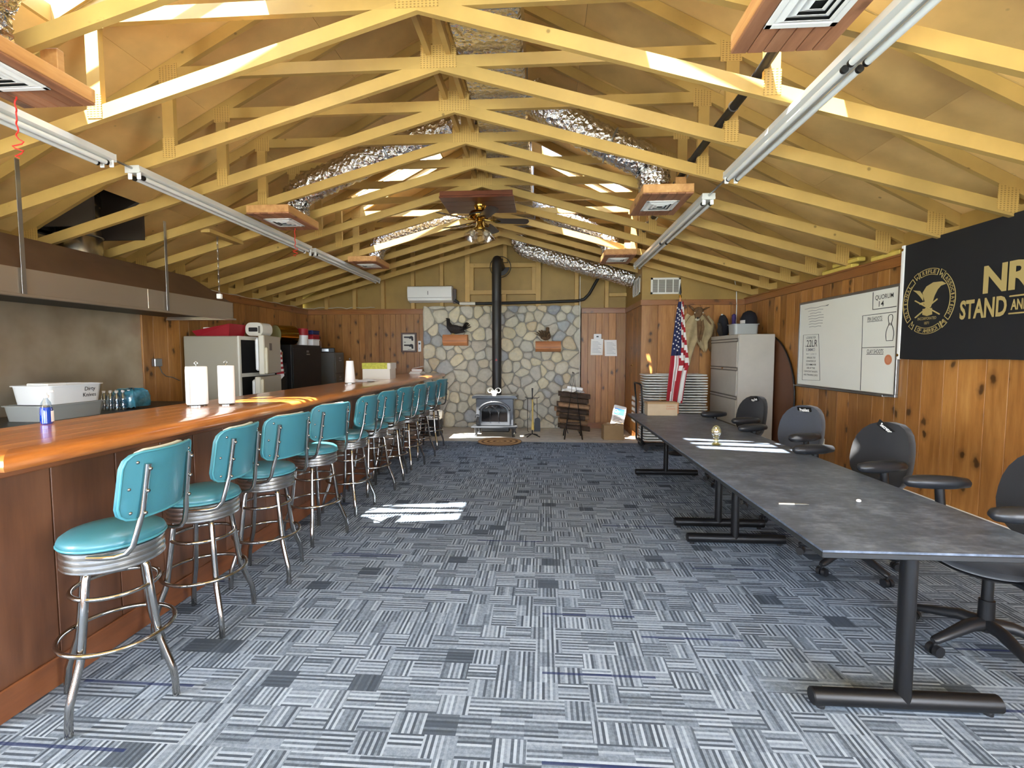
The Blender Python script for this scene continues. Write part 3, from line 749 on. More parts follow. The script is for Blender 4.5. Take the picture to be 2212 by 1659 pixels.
g('bar_front_y').box(-2.62, BX, 1.665, 1.681, 0.0, 0.135, 0.005).obj('kickboard', bar)
g('bar_front_y').box(BX, BX + 0.03, 1.68, 8.3, 1.0, 1.055, 0.006).obj('apron', bar)
top = thing('bar_worktop', 'glossy varnished wooden bar top running the length of the room', 'bar top', (0, 0, 1.06))
bx = [-2.72, -2.60, -2.46, -2.33, -2.20, -2.095]
for i in range(5):
    g('bar_top').box(bx[i] + 0.0006, bx[i + 1] - 0.0006, 1.72, 9.5, 0.0, 0.07, 0.001).obj('board', top)
prof = [(-2.094, 0.0), (-2.02, -0.004), (-1.985, 0.004), (-1.972, 0.022), (-1.975, 0.045), (-1.995, 0.062), (-2.02, 0.066), (-2.05, 0.070), (-2.094, 0.070)]
n = len(prof); q = g('bar_top')
def nose(y, k): return [(x, y + k * (x + 2.094), z) for x, z in prof]
vs = nose(1.72, -1.0) + nose(9.5, 0)
q.add(vs, [tuple(range(n)), tuple(reversed(range(n, 2 * n)))] + [(i, (i + 1) % n, (i + 1) % n + n, i + n) for i in range(n)]).obj('front_rail', top, smooth=50)
q = g('bar_top'); vs = [(-2.72, 1.72 - (x + 2.094), z) for x, z in prof] + [(x, 1.72 - (x + 2.094), z) for x, z in prof]
q.add(vs, [tuple(range(n)), tuple(reversed(range(n, 2 * n)))] + [(i, (i + 1) % n, (i + 1) % n + n, i + n) for i in range(n)]).obj('end_rail', top, smooth=50)
bbc = thing('back_bar_counter', 'low dark counter on the kitchen side of the bar', 'counter', (0, 0, 0))
g('near_black').box(-3.22, -2.64, 1.75, 5.6, 0.04, 0.86, 0.01).obj('body', bbc)
g('near_black').box(-3.25, -2.64, 1.72, 5.65, 0.86, 0.90, 0.008).obj('worktop', bbc)

def curved_panel(q, W, H, r, th, bend, nu=14, nv=10, power=None, z0=0.0, lean=0.0, puff=0.0):
    """upright curved pad: width along y, height along z, front face to -x; returns rim points"""
    def hw(v):
        dz = min(v, 1 - v) * H
        if power:
            t = abs(2 * v - 1); return W / 2 * (1 - t ** power) ** (1 / power) * (1.0 - 0.10 * v) + 0.0001
        return W / 2 - (r - math.sqrt(max(0, r * r - (r - dz) ** 2)) if dz < r else 0)
    vv = [0.5 - 0.5 * math.cos(PI * j / nv) for j in range(nv + 1)]
    def pt(i, j, side):
        v = vv[j]; y = (2 * i / nu - 1) * hw(v); z = z0 + v * H
        edge = (1 - abs(2 * i / nu - 1) ** 4) * (1 - abs(2 * v - 1) ** 4)
        x = -bend * (y / (W / 2)) ** 2 + lean * v * H + side * (th / 2) * (0.72 + 0.28 * edge) - (puff * edge if side < 0 else 0)
        return (x, y, z)
    w_ = nu + 1; vs = [pt(i, j, -1) for j in range(nv + 1) for i in range(w_)] + [pt(i, j, 1) for j in range(nv + 1) for i in range(w_)]
    o = w_ * (nv + 1); fs = []
    for j in range(nv):
        for i in range(nu):
            a_ = j * w_ + i; fs.append((a_, a_ + 1, a_ + w_ + 1, a_ + w_)); fs.append((a_ + o, a_ + w_ + o, a_ + w_ + 1 + o, a_ + 1 + o))
    rim = [(i, 0) for i in range(nu)] + [(nu, j) for j in range(nv)] + [(i, nv) for i in range(nu, 0, -1)] + [(0, j) for j in range(nv, 0, -1)]
    for k in range(len(rim)):
        (i, j), (i2, j2) = rim[k], rim[(k + 1) % len(rim)]
        a_ = j * w_ + i; b_ = j2 * w_ + i2; fs.append((a_, b_, b_ + o, a_ + o))
    q.add(vs, fs)
    return lambda side: [Vector(pt(i, j, side)) for i, j in rim]
def make_stool():
    t = thing('bar_stool', 'x', 'stool', (0, 0, 0), 0, 'turquoise bar stools along the bar')
    # seat pad with a welt, ribbed chrome band
    g('turquoise').lathe([(0.150, 0.712), (0.181, 0.716), (0.186, 0.728), (0.180, 0.742), (0.160, 0.756), (0.115, 0.768), (0.05, 0.774), (0.002, 0.775)], 36).obj('seat_cushion', t, smooth=60)
    g('turquoise_edge').tube([(0.184 * math.cos(2 * PI * i / 36), 0.184 * math.sin(2 * PI * i / 36), 0.716) for i in range(36)], 0.006, 6, True).obj('piping', t, smooth=180)
    pr = [(0.10, 0.612), (0.165, 0.612)]
    for k in range(4): z = 0.615 + 0.024 * k; pr += [(0.168, z), (0.180, z + 0.007), (0.180, z + 0.015), (0.168, z + 0.022)]
    g('band_chrome').lathe(pr + [(0.172, 0.712), (0.10, 0.712)], 40).obj('seat_band', t, smooth=30)
    for k in range(4):
        an = k * PI / 2; cs, sn = math.cos(an), math.sin(an)
        path = [(0.05, 0.622), (0.10, 0.622), (0.128, 0.612), (0.140, 0.585), (0.160, 0.43), (0.178, 0.29), (0.186, 0.255), (0.226, 0.150), (0.238, 0.118), (0.244, 0.07), (0.247, 0.0)]
        g('chrome').tube([(r * cs, r * sn, z) for r, z in path], 0.0145, 10).obj('leg', t, smooth=50)
    for R, z, nm in ((0.152, 0.505, 'upper_ring'), (0.203, 0.300, 'foot_ring')):
        g('chrome').tube([(R * math.cos(2 * PI * i / 48), R * math.sin(2 * PI * i / 48), z) for i in range(48)], 0.0098, 8, True).obj(nm, t, smooth=180)
    q = g('turquoise'); rim = curved_panel(q, 0.39, 0.275, 0.055, 0.026, 0.055, z0=0.0, lean=0.16, puff=0.012)
    bk = q.obj('backrest', t, smooth=60, loc=(0.222, 0, 0.835))
    g('turquoise_edge').tube(rim(1), 0.0055, 6, True).obj('piping', bk, smooth=180)
    q = g('cream_vinyl'); curved_panel(q, 0.30, 0.262, 0.05, 0.024, 0.036, nu=10, nv=8, lean=0.16, puff=0.010); q.obj('front_pad', bk, smooth=60, loc=(-0.018, 0, 0.020))
    for s in (-1, 1):
        y = s * 0.125
        path = [(0.04, y * 1.42, 0.690), (0.09, y * 1.42, 0.690), (0.145, y * 1.36, 0.692), (0.182, y * 1.28, 0.702), (0.204, y * 1.22, 0.73), (0.218, y * 1.16, 0.79), (0.231, y * 1.05, 0.86), (0.249, y, 1.00), (0.257, y * 0.98, 1.06)]
        g('chrome').tube(path, [0.011] * 8 + [0.013], 8, flat=1.0).obj('back_arm', t, smooth=50)
        for z, yy in ((0.03, 0.155), (0.13, 0.168), (0.235, 0.150)):
            xx = -0.055 * (yy / 0.1875) ** 2 + 0.16 * z + 0.012
            g('dull_chrome').ball((xx, s * yy, z), 0.0075, 8, 6).obj('rivet', bk, smooth=180)
        for z in (0.86, 0.95, 1.04):
            g('dull_chrome').ball((0.239 + 0.13 * (z - 0.86) + 0.005, y * (1.05 - 0.3 * (z - 0.86)), z), 0.0085, 8, 6).obj('bolt', t, smooth=180)
    return t
stool = make_stool()
spots = [(-1.86, 1.91, 4), (-1.89, 2.49, 4), (-1.87, 3.06, -15), (-1.88, 3.76, -22), (-1.88, 4.45, -6), (-1.88, 5.06, -11), (-1.86, 5.64, -12), (-1.83, 6.22, -9), (-1.83, 6.80, -13), (-1.82, 7.52, -14)]
base = [2, 52, 60, 20, 35, 10, 55, 30, 15, 40]
for k, (x, y, an) in enumerate(spots):
    lab = 'turquoise and chrome swivel bar stool, %s from the camera along the bar' % nth[k]
    if k == 0: lab = 'turquoise and chrome swivel bar stool nearest the camera, at the bar corner'
    if k == 9: lab = 'turquoise and chrome swivel bar stool farthest away, standing before the stone wall'
    if k == 3: lab = 'turquoise bar stool fourth from the camera, sun on its seat cushion'
    if k == 0: stool.location = (x, y, 0); stool.rotation_euler = (0, 0, math.radians(an)); stool['label'] = lab
    so_ = stool if k == 0 else dup(stool, (x, y, 0), math.radians(an), lab)
    for c_ in so_.children:
        if c_.name.startswith('leg'): c_.rotation_euler = (0, 0, math.radians(base[k] - an))

# ---- two long tables end to end
def make_table(lab, y0, y1, ly):
    t = thing('folding_table', lab, 'table', (1.56, (y0 + y1) / 2, 0), 0, 'dark laminate tables end to end'); L = (y1 - y0) / 2
    tp = g('slate_laminate').box(-0.47, 0.47, -L, L, 0.731, 0.74).obj('tabletop', t)
    g('table_edge').box(-0.471, 0.471, -L - 0.001, L + 0.001, 0.708, 0.7305, 0.003).obj('edge_band', t)
    g('black_metal').box(-0.06, 0.06, ly[0] - (y0 + y1) / 2, ly[1] - (y0 + y1) / 2, 0.672, 0.708, 0.004).obj('stretcher_beam', t)
    for y in ly:
        yy = y - (y0 + y1) / 2
        g('black_metal').tube([(-0.045, yy, 0.045), (-0.045, yy, 0.712)], 0.036, 16, flat=0.8).obj('leg', t, smooth=50)
        f = g('black_metal').tube([(-0.415, yy, 0.048), (-0.41, yy, 0.048), (0.335, yy, 0.048), (0.34, yy, 0.048)], [0.030, 0.036, 0.036, 0.030], 16).obj('foot', t, smooth=40)
        g('black_metal').box(-0.30, 0.22, yy - 0.04, yy + 0.04, 0.695, 0.709, 0.003).obj('mounting_plate', t)
        for xx in (-0.375, 0.30):
            g('black_plastic').lathe([(0.018, 0.0), (0.018, 0.012), (0.010, 0.02)], 10, (xx, yy, 0)).obj('glide', f, smooth=40)
    return t
make_table('dark laminate table nearest the camera, pen and pale stone on it', 1.89, 4.055, (2.03, 3.80))
make_table('dark laminate table farther away, cardboard box on its far end', 4.06, 6.23, (4.16, 5.94))

# ---- office chairs
def make_chair(fab):
    t = thing('office_chair', 'x', 'chair', (0, 0, 0), 0, 'office chairs along the tables')
    st = g(fab)
    st.lathe([(0.06, -0.045), (0.17, -0.035), (0.225, -0.005), (0.235, 0.02), (0.215, 0.04), (0.15, 0.052), (0.002, 0.05)], 28, T=Matrix.Translation((0.02, 0, 0.47)) @ Matrix.Diagonal((1.03, 1.04, 1, 1)))
    st.obj('seat', t, smooth=60)
    g('black_plastic').lathe([(0.05, 0.0), (0.16, 0.01), (0.20, 0.03)], 20, (0.02, 0, 0.405)).obj('seat_pan', t, smooth=50)
    q = g(fab); curved_panel(q, 0.47, 0.47, 0.1, 0.07, -0.055, nu=16, nv=12, power=2.5, lean=-0.14, puff=0.0)
    q.obj('backrest', t, smooth=70, loc=(-0.235, 0, 0.555))
    q = g('black_plastic'); curved_panel(q, 0.43, 0.43, 0.1, 0.012, -0.055, nu=14, nv=10, power=2.5, lean=-0.14)
    q.obj('back_shell', t, smooth=70, loc=(-0.275, 0, 0.575))
    g('black_plastic').tube([(-0.05, 0, 0.415), (-0.22, 0, 0.42), (-0.29, 0, 0.48), (-0.30, 0, 0.62), (-0.315, 0, 0.72)], [0.03, 0.032, 0.03, 0.026, 0.02], 8, flat=0.6).obj('back_stem', t, smooth=50)
    for s in (-1, 1):
        pad = g('black_pu')
        pts = [(-0.165, 0.014), (-0.15, 0.034), (-0.08, 0.047), (0.0, 0.050), (0.08, 0.048), (0.135, 0.038), (0.155, 0.016)]
        pad.tube([(x * 1.05 + 0.07, s * 0.285, 0.786) for x, r in pts], [r for x, r in pts], 14, flat=0.78)
        pad.obj('armrest', t, smooth=70)
        g('black_plastic').tube([(0.0, s * 0.15, 0.425), (0.0, s * 0.26, 0.43), (0.02, s * 0.285, 0.47), (0.05, s * 0.285, 0.76)], [0.022, 0.024, 0.026, 0.022], 8, flat=1.0).obj('arm_post', t, smooth=50)
    g('black_metal').tube([(0, 0, 0.10), (0, 0, 0.26), (0, 0, 0.262), (0, 0, 0.41)], [0.034, 0.032, 0.024, 0.022], 14).obj('gas_column', t, smooth=50)
    for k in range(5):
        an = 2 * PI * k / 5 + 0.3; cs, sn = math.cos(an), math.sin(an)
        lg = g('black_plastic').tube([(0.0, 0, 0.135), (0.10 * cs, 0.10 * sn, 0.135), (0.22 * cs, 0.22 * sn, 0.10), (0.30 * cs, 0.30 * sn, 0.078), (0.315 * cs, 0.315 * sn, 0.076)], [0.040, 0.034, 0.026, 0.022, 0.014], 10, flat=0.85).obj('base_leg', t, smooth=50)
        w_ = g('black_plastic')
        for o_ in (-0.017, 0.017):
            cx, cy = 0.30 * cs - o_ * sn, 0.30 * sn + o_ * cs
            w_.tube([(cx + 0.011 * sn, cy - 0.011 * cs, 0.028), (cx - 0.011 * sn, cy + 0.011 * cs, 0.028)], 0.028, 12)
        w_.tube([(0.30 * cs, 0.30 * sn, 0.03), (0.30 * cs, 0.30 * sn, 0.075)], 0.009, 6)
        w_.obj('caster', lg, smooth=40)
    return t
ch = make_chair('black_fabric'); chg = make_chair('grey_fabric')
def name_tag(chair, word, tilt, yo=0.0):
    bk = [c for c in chair.children if c.name.startswith('backrest')][0]
    A = Matrix.Translation((-0.024, yo, 0.425)) @ Matrix.Rotation(math.radians(12), 4, 'Y') @ Matrix.Rotation(tilt, 4, 'X')
    # face of the tag looks to +x (the sitter's side)
    g('near_black').box(0.0, 0.004, -0.075, 0.075, -0.028, 0.028, 0.0015, A).obj('name_tag', bk)
    text_part('tag_lettering', word, 0.042, 'white_paper', bk, A @ frame_m((0.0046, 0, 0), (0, 1, 0), (0, 0, 1)), squeeze=0.62, bold=0.001)
ch.location = (2.18, 5.58, 0); ch.rotation_euler = (0, 0, math.radians(-165)); ch['label'] = 'black office chair farthest away, beside the putty filing cabinet'
c3 = dup(ch, (2.16, 3.44, 0), math.radians(-168), 'black office chair with rounded back, in front of the whiteboard edge')
c4 = dup(ch, (2.25, 2.50, 0), math.radians(176), 'black office chair nearest the camera, cut off by the right edge')
chg.location = (2.21, 4.53, 0); chg.rotation_euler = (0, 0, math.radians(-158)); chg['label'] = 'charcoal grey office chair between two black ones, sun on an armrest'
name_tag(ch, 'Vice Pres', 0.3); name_tag(chg, 'President', 0.05); name_tag(c3, 'Secretary', -0.6)
# ================================================================= KITCHEN SIDE
kc = thing('kitchen_counter', 'black kitchen counter against the left wall under the hood', 'counter', (0, 0, 0))
g('near_black').box(-4.9, -4.08, 1.6, 5.5, 0.03, 0.89, 0.01).obj('body', kc)
g('black_plastic').box(-4.91, -4.04, 1.58, 5.54, 0.89, 0.93, 0.008).obj('worktop', kc)
bs = thing('steel_backsplash', 'dented stainless steel sheet on the kitchen wall behind the counter', 'backsplash', (XL, 3.5, 0.93))
g('steel_sheet').grid(lambda u, v: (0.012 + 0.006 * math.sin(7 * u + 3 * v) * math.sin(5 * v + 1), -2.0 + 4.05 * u, 1.06 * v), 24, 8).obj('steel_panel', bs, smooth=180)
g('pine_kitchen').box(0.0, 0.03, 2.052, 2.13, -0.9, 1.46, 0.003).obj('edge_strip', bs)
hd = thing('range_hood', 'big brown and steel kitchen hood hanging over the counter', 'hood', (0, 0, 0))
q = g('hood_brown')
A = [(-4.0, 1.0, 2.155), (-4.0, 5.96, 2.155), (-4.32, 5.62, 2.455), (-4.32, 1.0, 2.50), (-4.9, 5.96, 2.155), (-4.9, 5.62, 2.455), (-4.9, 1.0, 2.50), (-4.9, 1.0, 2.155)]
q.add(A, [(0, 1, 2, 3), (1, 4, 5, 2), (3, 2, 5, 6), (4, 7, 6, 5), (0, 3, 6, 7), (0, 7, 4, 1)]).obj('canopy', hd)
for y0, y1 in ((1.0, 3.20), (3.203, 4.62), (4.623, 5.96)):
    g('hood_steel').box(-4.012, -4.0, y0, y1, 1.965, 2.165, 0.002).obj('lip_panel', hd)
g('hood_steel').box(-4.9, -4.0, 5.948, 5.96, 1.965, 2.165, 0.002).obj('end_panel', hd)
g('hood_steel').box(-4.03, -3.985, 1.0, 5.99, 1.945, 1.968, 0.003).box(-4.9, -4.03, 5.93, 5.99, 1.945, 1.968, 0.003).obj('drip_rail', hd)
g('near_black').box(-4.895, -4.02, 1.0, 5.94, 1.985, 2.0).obj('filter_bank', hd)  # near-black sheet closing the underside of the hood
dk = thing('exhaust_duct', 'round galvanized exhaust duct rising from the hood', 'duct', (-4.69, 4.605, 2.488))
for z0, z1, r in ((0.0, 0.20, 0.185), (0.20, 0.50, 0.180), (0.50, 0.62, 0.186), (0.62, 1.08, 0.18)):
    g('duct_steel').lathe([(r - 0.01, z0), (r, z0 + 0.01), (r, z1 - 0.012), (r - 0.006, z1)], 28).obj('duct_section', dk, smooth=40)
g('galv').tube([(0.188 * math.cos(2 * PI * i / 28), 0.188 * math.sin(2 * PI * i / 28), 0.203) for i in range(28)], 0.008, 6, True).obj('clamp_band', dk, smooth=180)
for y, z0, z1, lb in ((3.45, 1.965, 2.98, 'flat galvanized strap holding the hood, nearest the camera'), (4.86, 1.965, 2.90, 'flat galvanized strap holding the hood, farther one')):
    tag(g('galv').box(-3.985, -3.981, y - 0.017, y + 0.017, z0, z1, 0.001).obj('hanger_strap'), lb, 'strap', 'hood hanger straps')
cn = thing('hanging_chain', 'thin chain with a small white block hanging beside the hood', 'chain', (-3.6, 5.13, 2.12))
for i in range(15):
    z = 0.07 + i * 0.042; R = Matrix.Rotation(PI / 2 * (i % 2), 4, 'Z')
    g('galv').tube([R @ Vector((0.008 * math.cos(a_), 0, z + 0.025 * math.sin(a_))) for a_ in [2 * PI * j / 8 for j in range(8)]], 0.0025, 5, True).obj('link', cn)
g('white_plastic').box(-0.025, 0.025, -0.02, 0.02, 0.0, 0.055, 0.006).obj('end_block', cn)
tag(g('truss_paint').box(-3.65, -3.55, 4.94, 5.52, 2.80, 2.84, 0.003).obj('blocking_board'), 'short flat board nailed between two trusses above the hood chain', 'board')
# bins, bottles
lb_ = thing('storage_bin', 'clear plastic storage bin under the white dishpan', 'bin', (-4.40, 4.02, 0.93))
def tub(q, L, W, h, r, th, flare=1.1, rim=0.012):
    for k0, sgn in ((0.0, 1), (th, -1)):
        pass
    lo = rrect(-W / 2, W / 2, -L / 2, L / 2, r); hi = [(x * flare, y * (1 + (flare - 1) * 0.6)) for x, y in lo]
    n = len(lo); inn = lambda p, k: [(x * (1 - k / W * 2), y * (1 - k / L * 2)) for x, y in p]
    li, hi_i, rimo = inn(lo, th), inn(hi, th), [(x * (1 + rim / W * 2), y * (1 + rim / L * 2)) for x, y in hi]
    rings = [(lo, 0.0), (hi, h - 0.008), (rimo, h - 0.008), (rimo, h), (hi_i, h), (li, th)]
    vs = [(x, y, z) for p, z in rings for x, y in p]
    fs = [(r0 * n + i, r0 * n + (i + 1) % n, (r0 + 1) * n + (i + 1) % n, (r0 + 1) * n + i) for r0 in range(5) for i in range(n)]
    fs += [tuple(reversed(range(n))), tuple(range(5 * n, 6 * n))]
    return q.add(vs, fs)
tub(g('clear_bin'), 0.56, 0.34, 0.135, 0.05, 0.004).obj('tub', lb_, smooth=40)
g('near_black').ball((0.02, 0.14, 0.055), 0.05, 10, 8, (1.6, 2.2, 0.9)).obj('dark_contents', lb_, smooth=180)
g('grey_metal').ball((0.0, -0.12, 0.05), 0.045, 10, 8, (1.8, 2.4, 0.8)).obj('grey_contents', lb_, smooth=180)
dp = thing('dishpan', 'white plastic dishpan marked Dirty Knives on top of the clear bin', 'dishpan', (-4.40, 4.05, 1.066))
tub(g('white_plastic'), 0.50, 0.32, 0.165, 0.06, 0.005, 1.12).obj('tub', dp, smooth=40)
for i, s in enumerate(('Dirty', 'Knives')):
    text_part('lettering', s, 0.052, 'ink', dp, frame_m((0.164 + 0.118 * (0.118 - 0.056 * i), 0.12, 0.118 - 0.056 * i), (0, 1, 0), (0.118, 0, 1)), squeeze=0.95)
g('white_paper').box(-0.10, 0.10, -0.19, -0.02, 0.15, 0.182, 0.006).obj('folded_towel', dp)
wp = thing('water_bottle_pack', 'pack of water bottles in blue shrink wrap on the kitchen counter', 'bottles', (-4.40, 4.72, 0.93))
for i in range(3):
    for j in range(4):
        pr = [(0.028, 0.0), (0.032, 0.01), (0.032, 0.06), (0.029, 0.07), (0.032, 0.08), (0.032, 0.13), (0.013, 0.17), (0.013, 0.185)]
        bt = g('bottle_clear').lathe(pr, 10).obj('bottle', wp, smooth=40, loc=(-0.08 + 0.068 * i, -0.15 + 0.075 * j, 0.0))
        g('white_plastic').lathe([(0.015, 0.183), (0.015, 0.2)], 8).obj('cap', bt, smooth=40)
rw = random.Random(4)
q = g('water_wrap'); nn = 28
prf = [(0.02, 0.98), (0.07, 1.03), (0.13, 1.0), (0.175, 0.92), (0.205, 0.62), (0.21, 0.1)]
ol = rrect(-0.125, 0.125, -0.05, 0.215, 0.05, 6)
vs = []
for z, k in prf:
    for x, y in ol: vs.append((x * k + rw.uniform(-.007, .007), 0.08 + (y - 0.08) * k + rw.uniform(-.007, .007), z + rw.uniform(-.008, .008)))
n = len(ol); fs = [(r0 * n + i, r0 * n + (i + 1) % n, (r0 + 1) * n + (i + 1) % n, (r0 + 1) * n + i) for r0 in range(len(prf) - 1) for i in range(n)] + [tuple(range((len(prf) - 1) * n, len(prf) * n))]
q.add(vs, fs).obj('shrink_wrap', wp, smooth=50)
sp = thing('soap_bottle', 'blue dish soap pump bottle on the back edge of the bar', 'bottle', (-2.655, 2.37, 1.13), math.radians(40))
g('bottle_blue').lathe([(0.030, 0.0), (0.036, 0.006), (0.036, 0.06), (0.034, 0.085), (0.032, 0.09)], 18, T=Matrix.Diagonal((0.75, 1.15, 1, 1))).obj('body', sp, smooth=40)
g('bottle_clear').lathe([(0.032, 0.0905), (0.026, 0.115), (0.013, 0.132), (0.012, 0.140)], 18, T=Matrix.Diagonal((0.75, 1.1, 1, 1))).obj('neck', sp, smooth=40)
g('white_plastic').lathe([(0.013, 0.140), (0.014, 0.152), (0.007, 0.156), (0.006, 0.170)], 12).box(-0.008, 0.034, -0.008, 0.008, 0.168, 0.178, 0.003).obj('pump', sp, smooth=40)
g('white_paper').grid(lambda u, v: (0.0285 * math.cos((u - 0.5) * 1.5), 0.0425 * math.sin((u - 0.5) * 1.5), 0.012 + 0.058 * v), 8, 3).obj('paper_label', sp, loc=(-0.0, 0, 0))
ob = thing('outlet_box', 'grey outlet box with a cord on the left kitchen wall', 'outlet', (XL, 5.76, 1.40))
g('galv').box(0.0, 0.05, -0.06, 0.06, -0.05, 0.05, 0.006).obj('box', ob)
g('grey_metal').tube([(0.04, 0.02, -0.05), (0.045, 0.05, -0.13), (0.04, 0.12, -0.18), (0.03, 0.24, -0.20), (0.03, 0.36, -0.25)], 0.006, 6).obj('cord', ob, smooth=180)
# ---- refrigerator with both doors ajar
fr = thing('refrigerator', 'old beige refrigerator standing with both doors ajar', 'refrigerator', (0, 0, 0))
g('fridge_side').box(-4.86, -4.10, 6.16, 7.0, 0.03, 1.75, 0.012).obj('cabinet', fr)
g('near_black').box(-4.10, -4.085, 6.20, 6.96, 0.14, 1.20).box(-4.10, -4.085, 6.20, 6.96, 1.24, 1.70).obj('dark_opening', fr)
g('off_white').box(-4.10, -4.075, 6.165, 6.20, 0.05, 1.75).box(-4.10, -4.075, 6.96, 6.995, 0.05, 1.75).box(-4.10, -4.075, 6.2, 6.96, 1.70, 1.75).box(-4.10, -4.075, 6.2, 6.96, 1.195, 1.245).obj('door_frame', fr)
def fdoor(z0, z1, ang, hz0, hz1):
    T = Matrix.Translation((-4.06, 7.0, 0)) @ Matrix.Rotation(math.radians(ang), 4, 'Z')
    # closed door spans y -0.74..0 ; thickness x 0..0.08
    d = g('fridge_front').box(0.0, 0.075, -0.84, 0.0, z0, z1, 0.012, T).obj('door', fr)
    g('white_plastic').box(-0.06, 0.0, -0.78, -0.06, z0 + 0.05, z1 - 0.04, 0.02, T).obj('door_liner', d)
    g('fridge_handle').box(0.075, 0.11, -0.84, -0.765, hz0, hz1, 0.012, T).obj('handle', d)
    g('olive').box(0.0755, 0.079, -0.76, -0.69, hz0 + 0.03, hz1 - 0.06, 0.0, T).obj('handle_grip', d)
    return d
d1 = fdoor(1.23, 1.765, 16, 1.24, 1.60)
T = Matrix.Translation((-4.06, 7.0, 0)) @ Matrix.Rotation(math.radians(16), 4, 'Z')
g('putty_dark').box(0.0752, 0.078, -0.60, -0.48, 1.56, 1.66, 0.0, T).obj('badge', d1)
fdoor(0.08, 1.20, 12, 0.75, 1.17)
# on top of the refrigerator
tr = thing('red_tray', 'red open tray with white edge on the refrigerator', 'tray', (-4.52, 6.45, 1.752))
q = g('red_plastic'); q.add([(-0.24, -0.16, 0), (0.22, -0.16, 0), (0.22, 0.16, 0), (-0.24, 0.16, 0), (-0.28, -0.2, 0.07), (0.26, -0.2, 0.17), (0.26, 0.2, 0.17), (-0.28, 0.2, 0.07)], [(3, 2, 1, 0), (0, 1, 5, 4), (1, 2, 6, 5), (2, 3, 7, 6), (3, 0, 4, 7)]).obj('tray_body', tr)
g('white_paper').box(-0.18, 0.20, -0.12, 0.14, 0.10, 0.125, 0.005).obj('paper_stack', tr)
ap = thing('stand_mixer', 'beige kitchen appliance with a rounded top on the refrigerator', 'appliance', (-4.12, 6.70, 1.767))
g('off_white').prism(rrect(-0.13, 0.13, 0.0, 0.19, 0.08, 5), 'xz', -0.12, 0.12).obj('body', ap, smooth=40)
g('near_black').prism(rrect(-0.08, 0.05, 0.06, 0.12, 0.01, 2), 'xz', -0.125, -0.119).obj('front_slot', ap)
g('putty_dark').box(0.06, 0.09, -0.126, -0.12, 0.04, 0.14, 0.003).obj('control_strip', ap)
ti = thing('striped_tie', 'red and white striped tie hanging beside the refrigerator door', 'tie', (-4.0, 7.015, 1.16))
q = G()
for i in range(11):
    q.use('flag_red' if i % 2 else 'flag_white'); z1 = 0.40 - i * 0.036; z0 = z1 - 0.036; w1 = 0.022 + 0.0035 * i; w0 = w1 + 0.0035
    q.prism([(-w0, z0), (w0, z0 + 0.012), (w1, z1 + 0.012), (-w1, z1)], 'xz', -0.004, 0.004)
q.use('flag_white').prism([(-0.058, 0.004), (0.058, 0.016), (0.0, -0.045)], 'xz', -0.004, 0.004).obj('tie_blade', ti)
g('flag_white').tube([(0, 0, 0.41), (-0.02, 0.0, 0.46), (-0.05, 0.01, 0.50)], 0.006, 6).obj('tie_loop', ti)
# cabinets behind
def panel_cab(name, lab, x0, x1, y0, y1, z1, mat, fmat, nd):
    t = thing(name, lab, 'cabinet', (0, 0, 0))
    g(mat).box(x0, x1, y0, y1, 0.02, z1, 0.008).obj('cabinet_body', t)
    for i in range(nd):
        a = 0.05 + (z1 - 0.08) * i / nd; b = 0.05 + (z1 - 0.08) * (i + 1) / nd - 0.015
        d = g(fmat).box(x1, x1 + 0.014, y0 + 0.03, y1 - 0.03, a, b, 0.004).obj('drawer', t)
        g('galv').box(x1 + 0.014, x1 + 0.03, (y0 + y1) / 2 - 0.05, (y0 + y1) / 2 + 0.05, b - 0.12, b - 0.10, 0.004).obj('pull', d)
        g('aluminium').box(x1 + 0.014, x1 + 0.018, (y0 + y1) / 2 - 0.04, (y0 + y1) / 2 + 0.04, b - 0.08, b - 0.045, 0.002).obj('label_holder', d)
    return t
panel_cab('black_cabinet', 'tall black cabinet between refrigerator and grey filing cabinet', -4.70, -4.02, 7.38, 8.40, 1.66, 'near_black', 'near_black', 2)
panel_cab('low_black_cabinet', 'low black cabinet right behind the refrigerator', -4.76, -4.08, 7.04, 7.36, 1.37, 'near_black', 'near_black', 1)
panel_cab('grey_filing_cabinet', 'grey steel filing cabinet in the back left corner', -4.60, -3.98, 8.86, 9.30, 1.54, 'grey_metal', 'grey_metal', 4)
kg = thing('brass_keg', 'dull brass drum lying on its side on the black cabinet', 'drum', (-4.26, 7.62, 1.82), math.radians(-24))
g('olive').lathe([(0.02, -0.04), (0.10, -0.03), (0.145, -0.008), (0.155, 0.0)], 24, T=Matrix.Rotation(-PI / 2, 4, 'X') @ Matrix.Translation((0, 0, -0.17))).obj('domed_end', kg, smooth=60)
g('brass').lathe([(0.15, -0.17), (0.158, -0.165), (0.158, 0.165), (0.15, 0.17)], 24, T=Matrix.Rotation(-PI / 2, 4, 'X')).obj('barrel', kg, smooth=40)
bk_ = thing('white_bucket', 'white bucket with a red lid on the black cabinet', 'bucket', (-4.13, 7.98, 1.66))
g('white_plastic').lathe([(0.075, 0.0), (0.085, 0.16), (0.085, 0.17)], 18).obj('pail', bk_, smooth=40)
g('red_plastic').lathe([(0.088, 0.17), (0.088, 0.27), (0.083, 0.285)], 18).obj('red_lid', bk_, smooth=40)
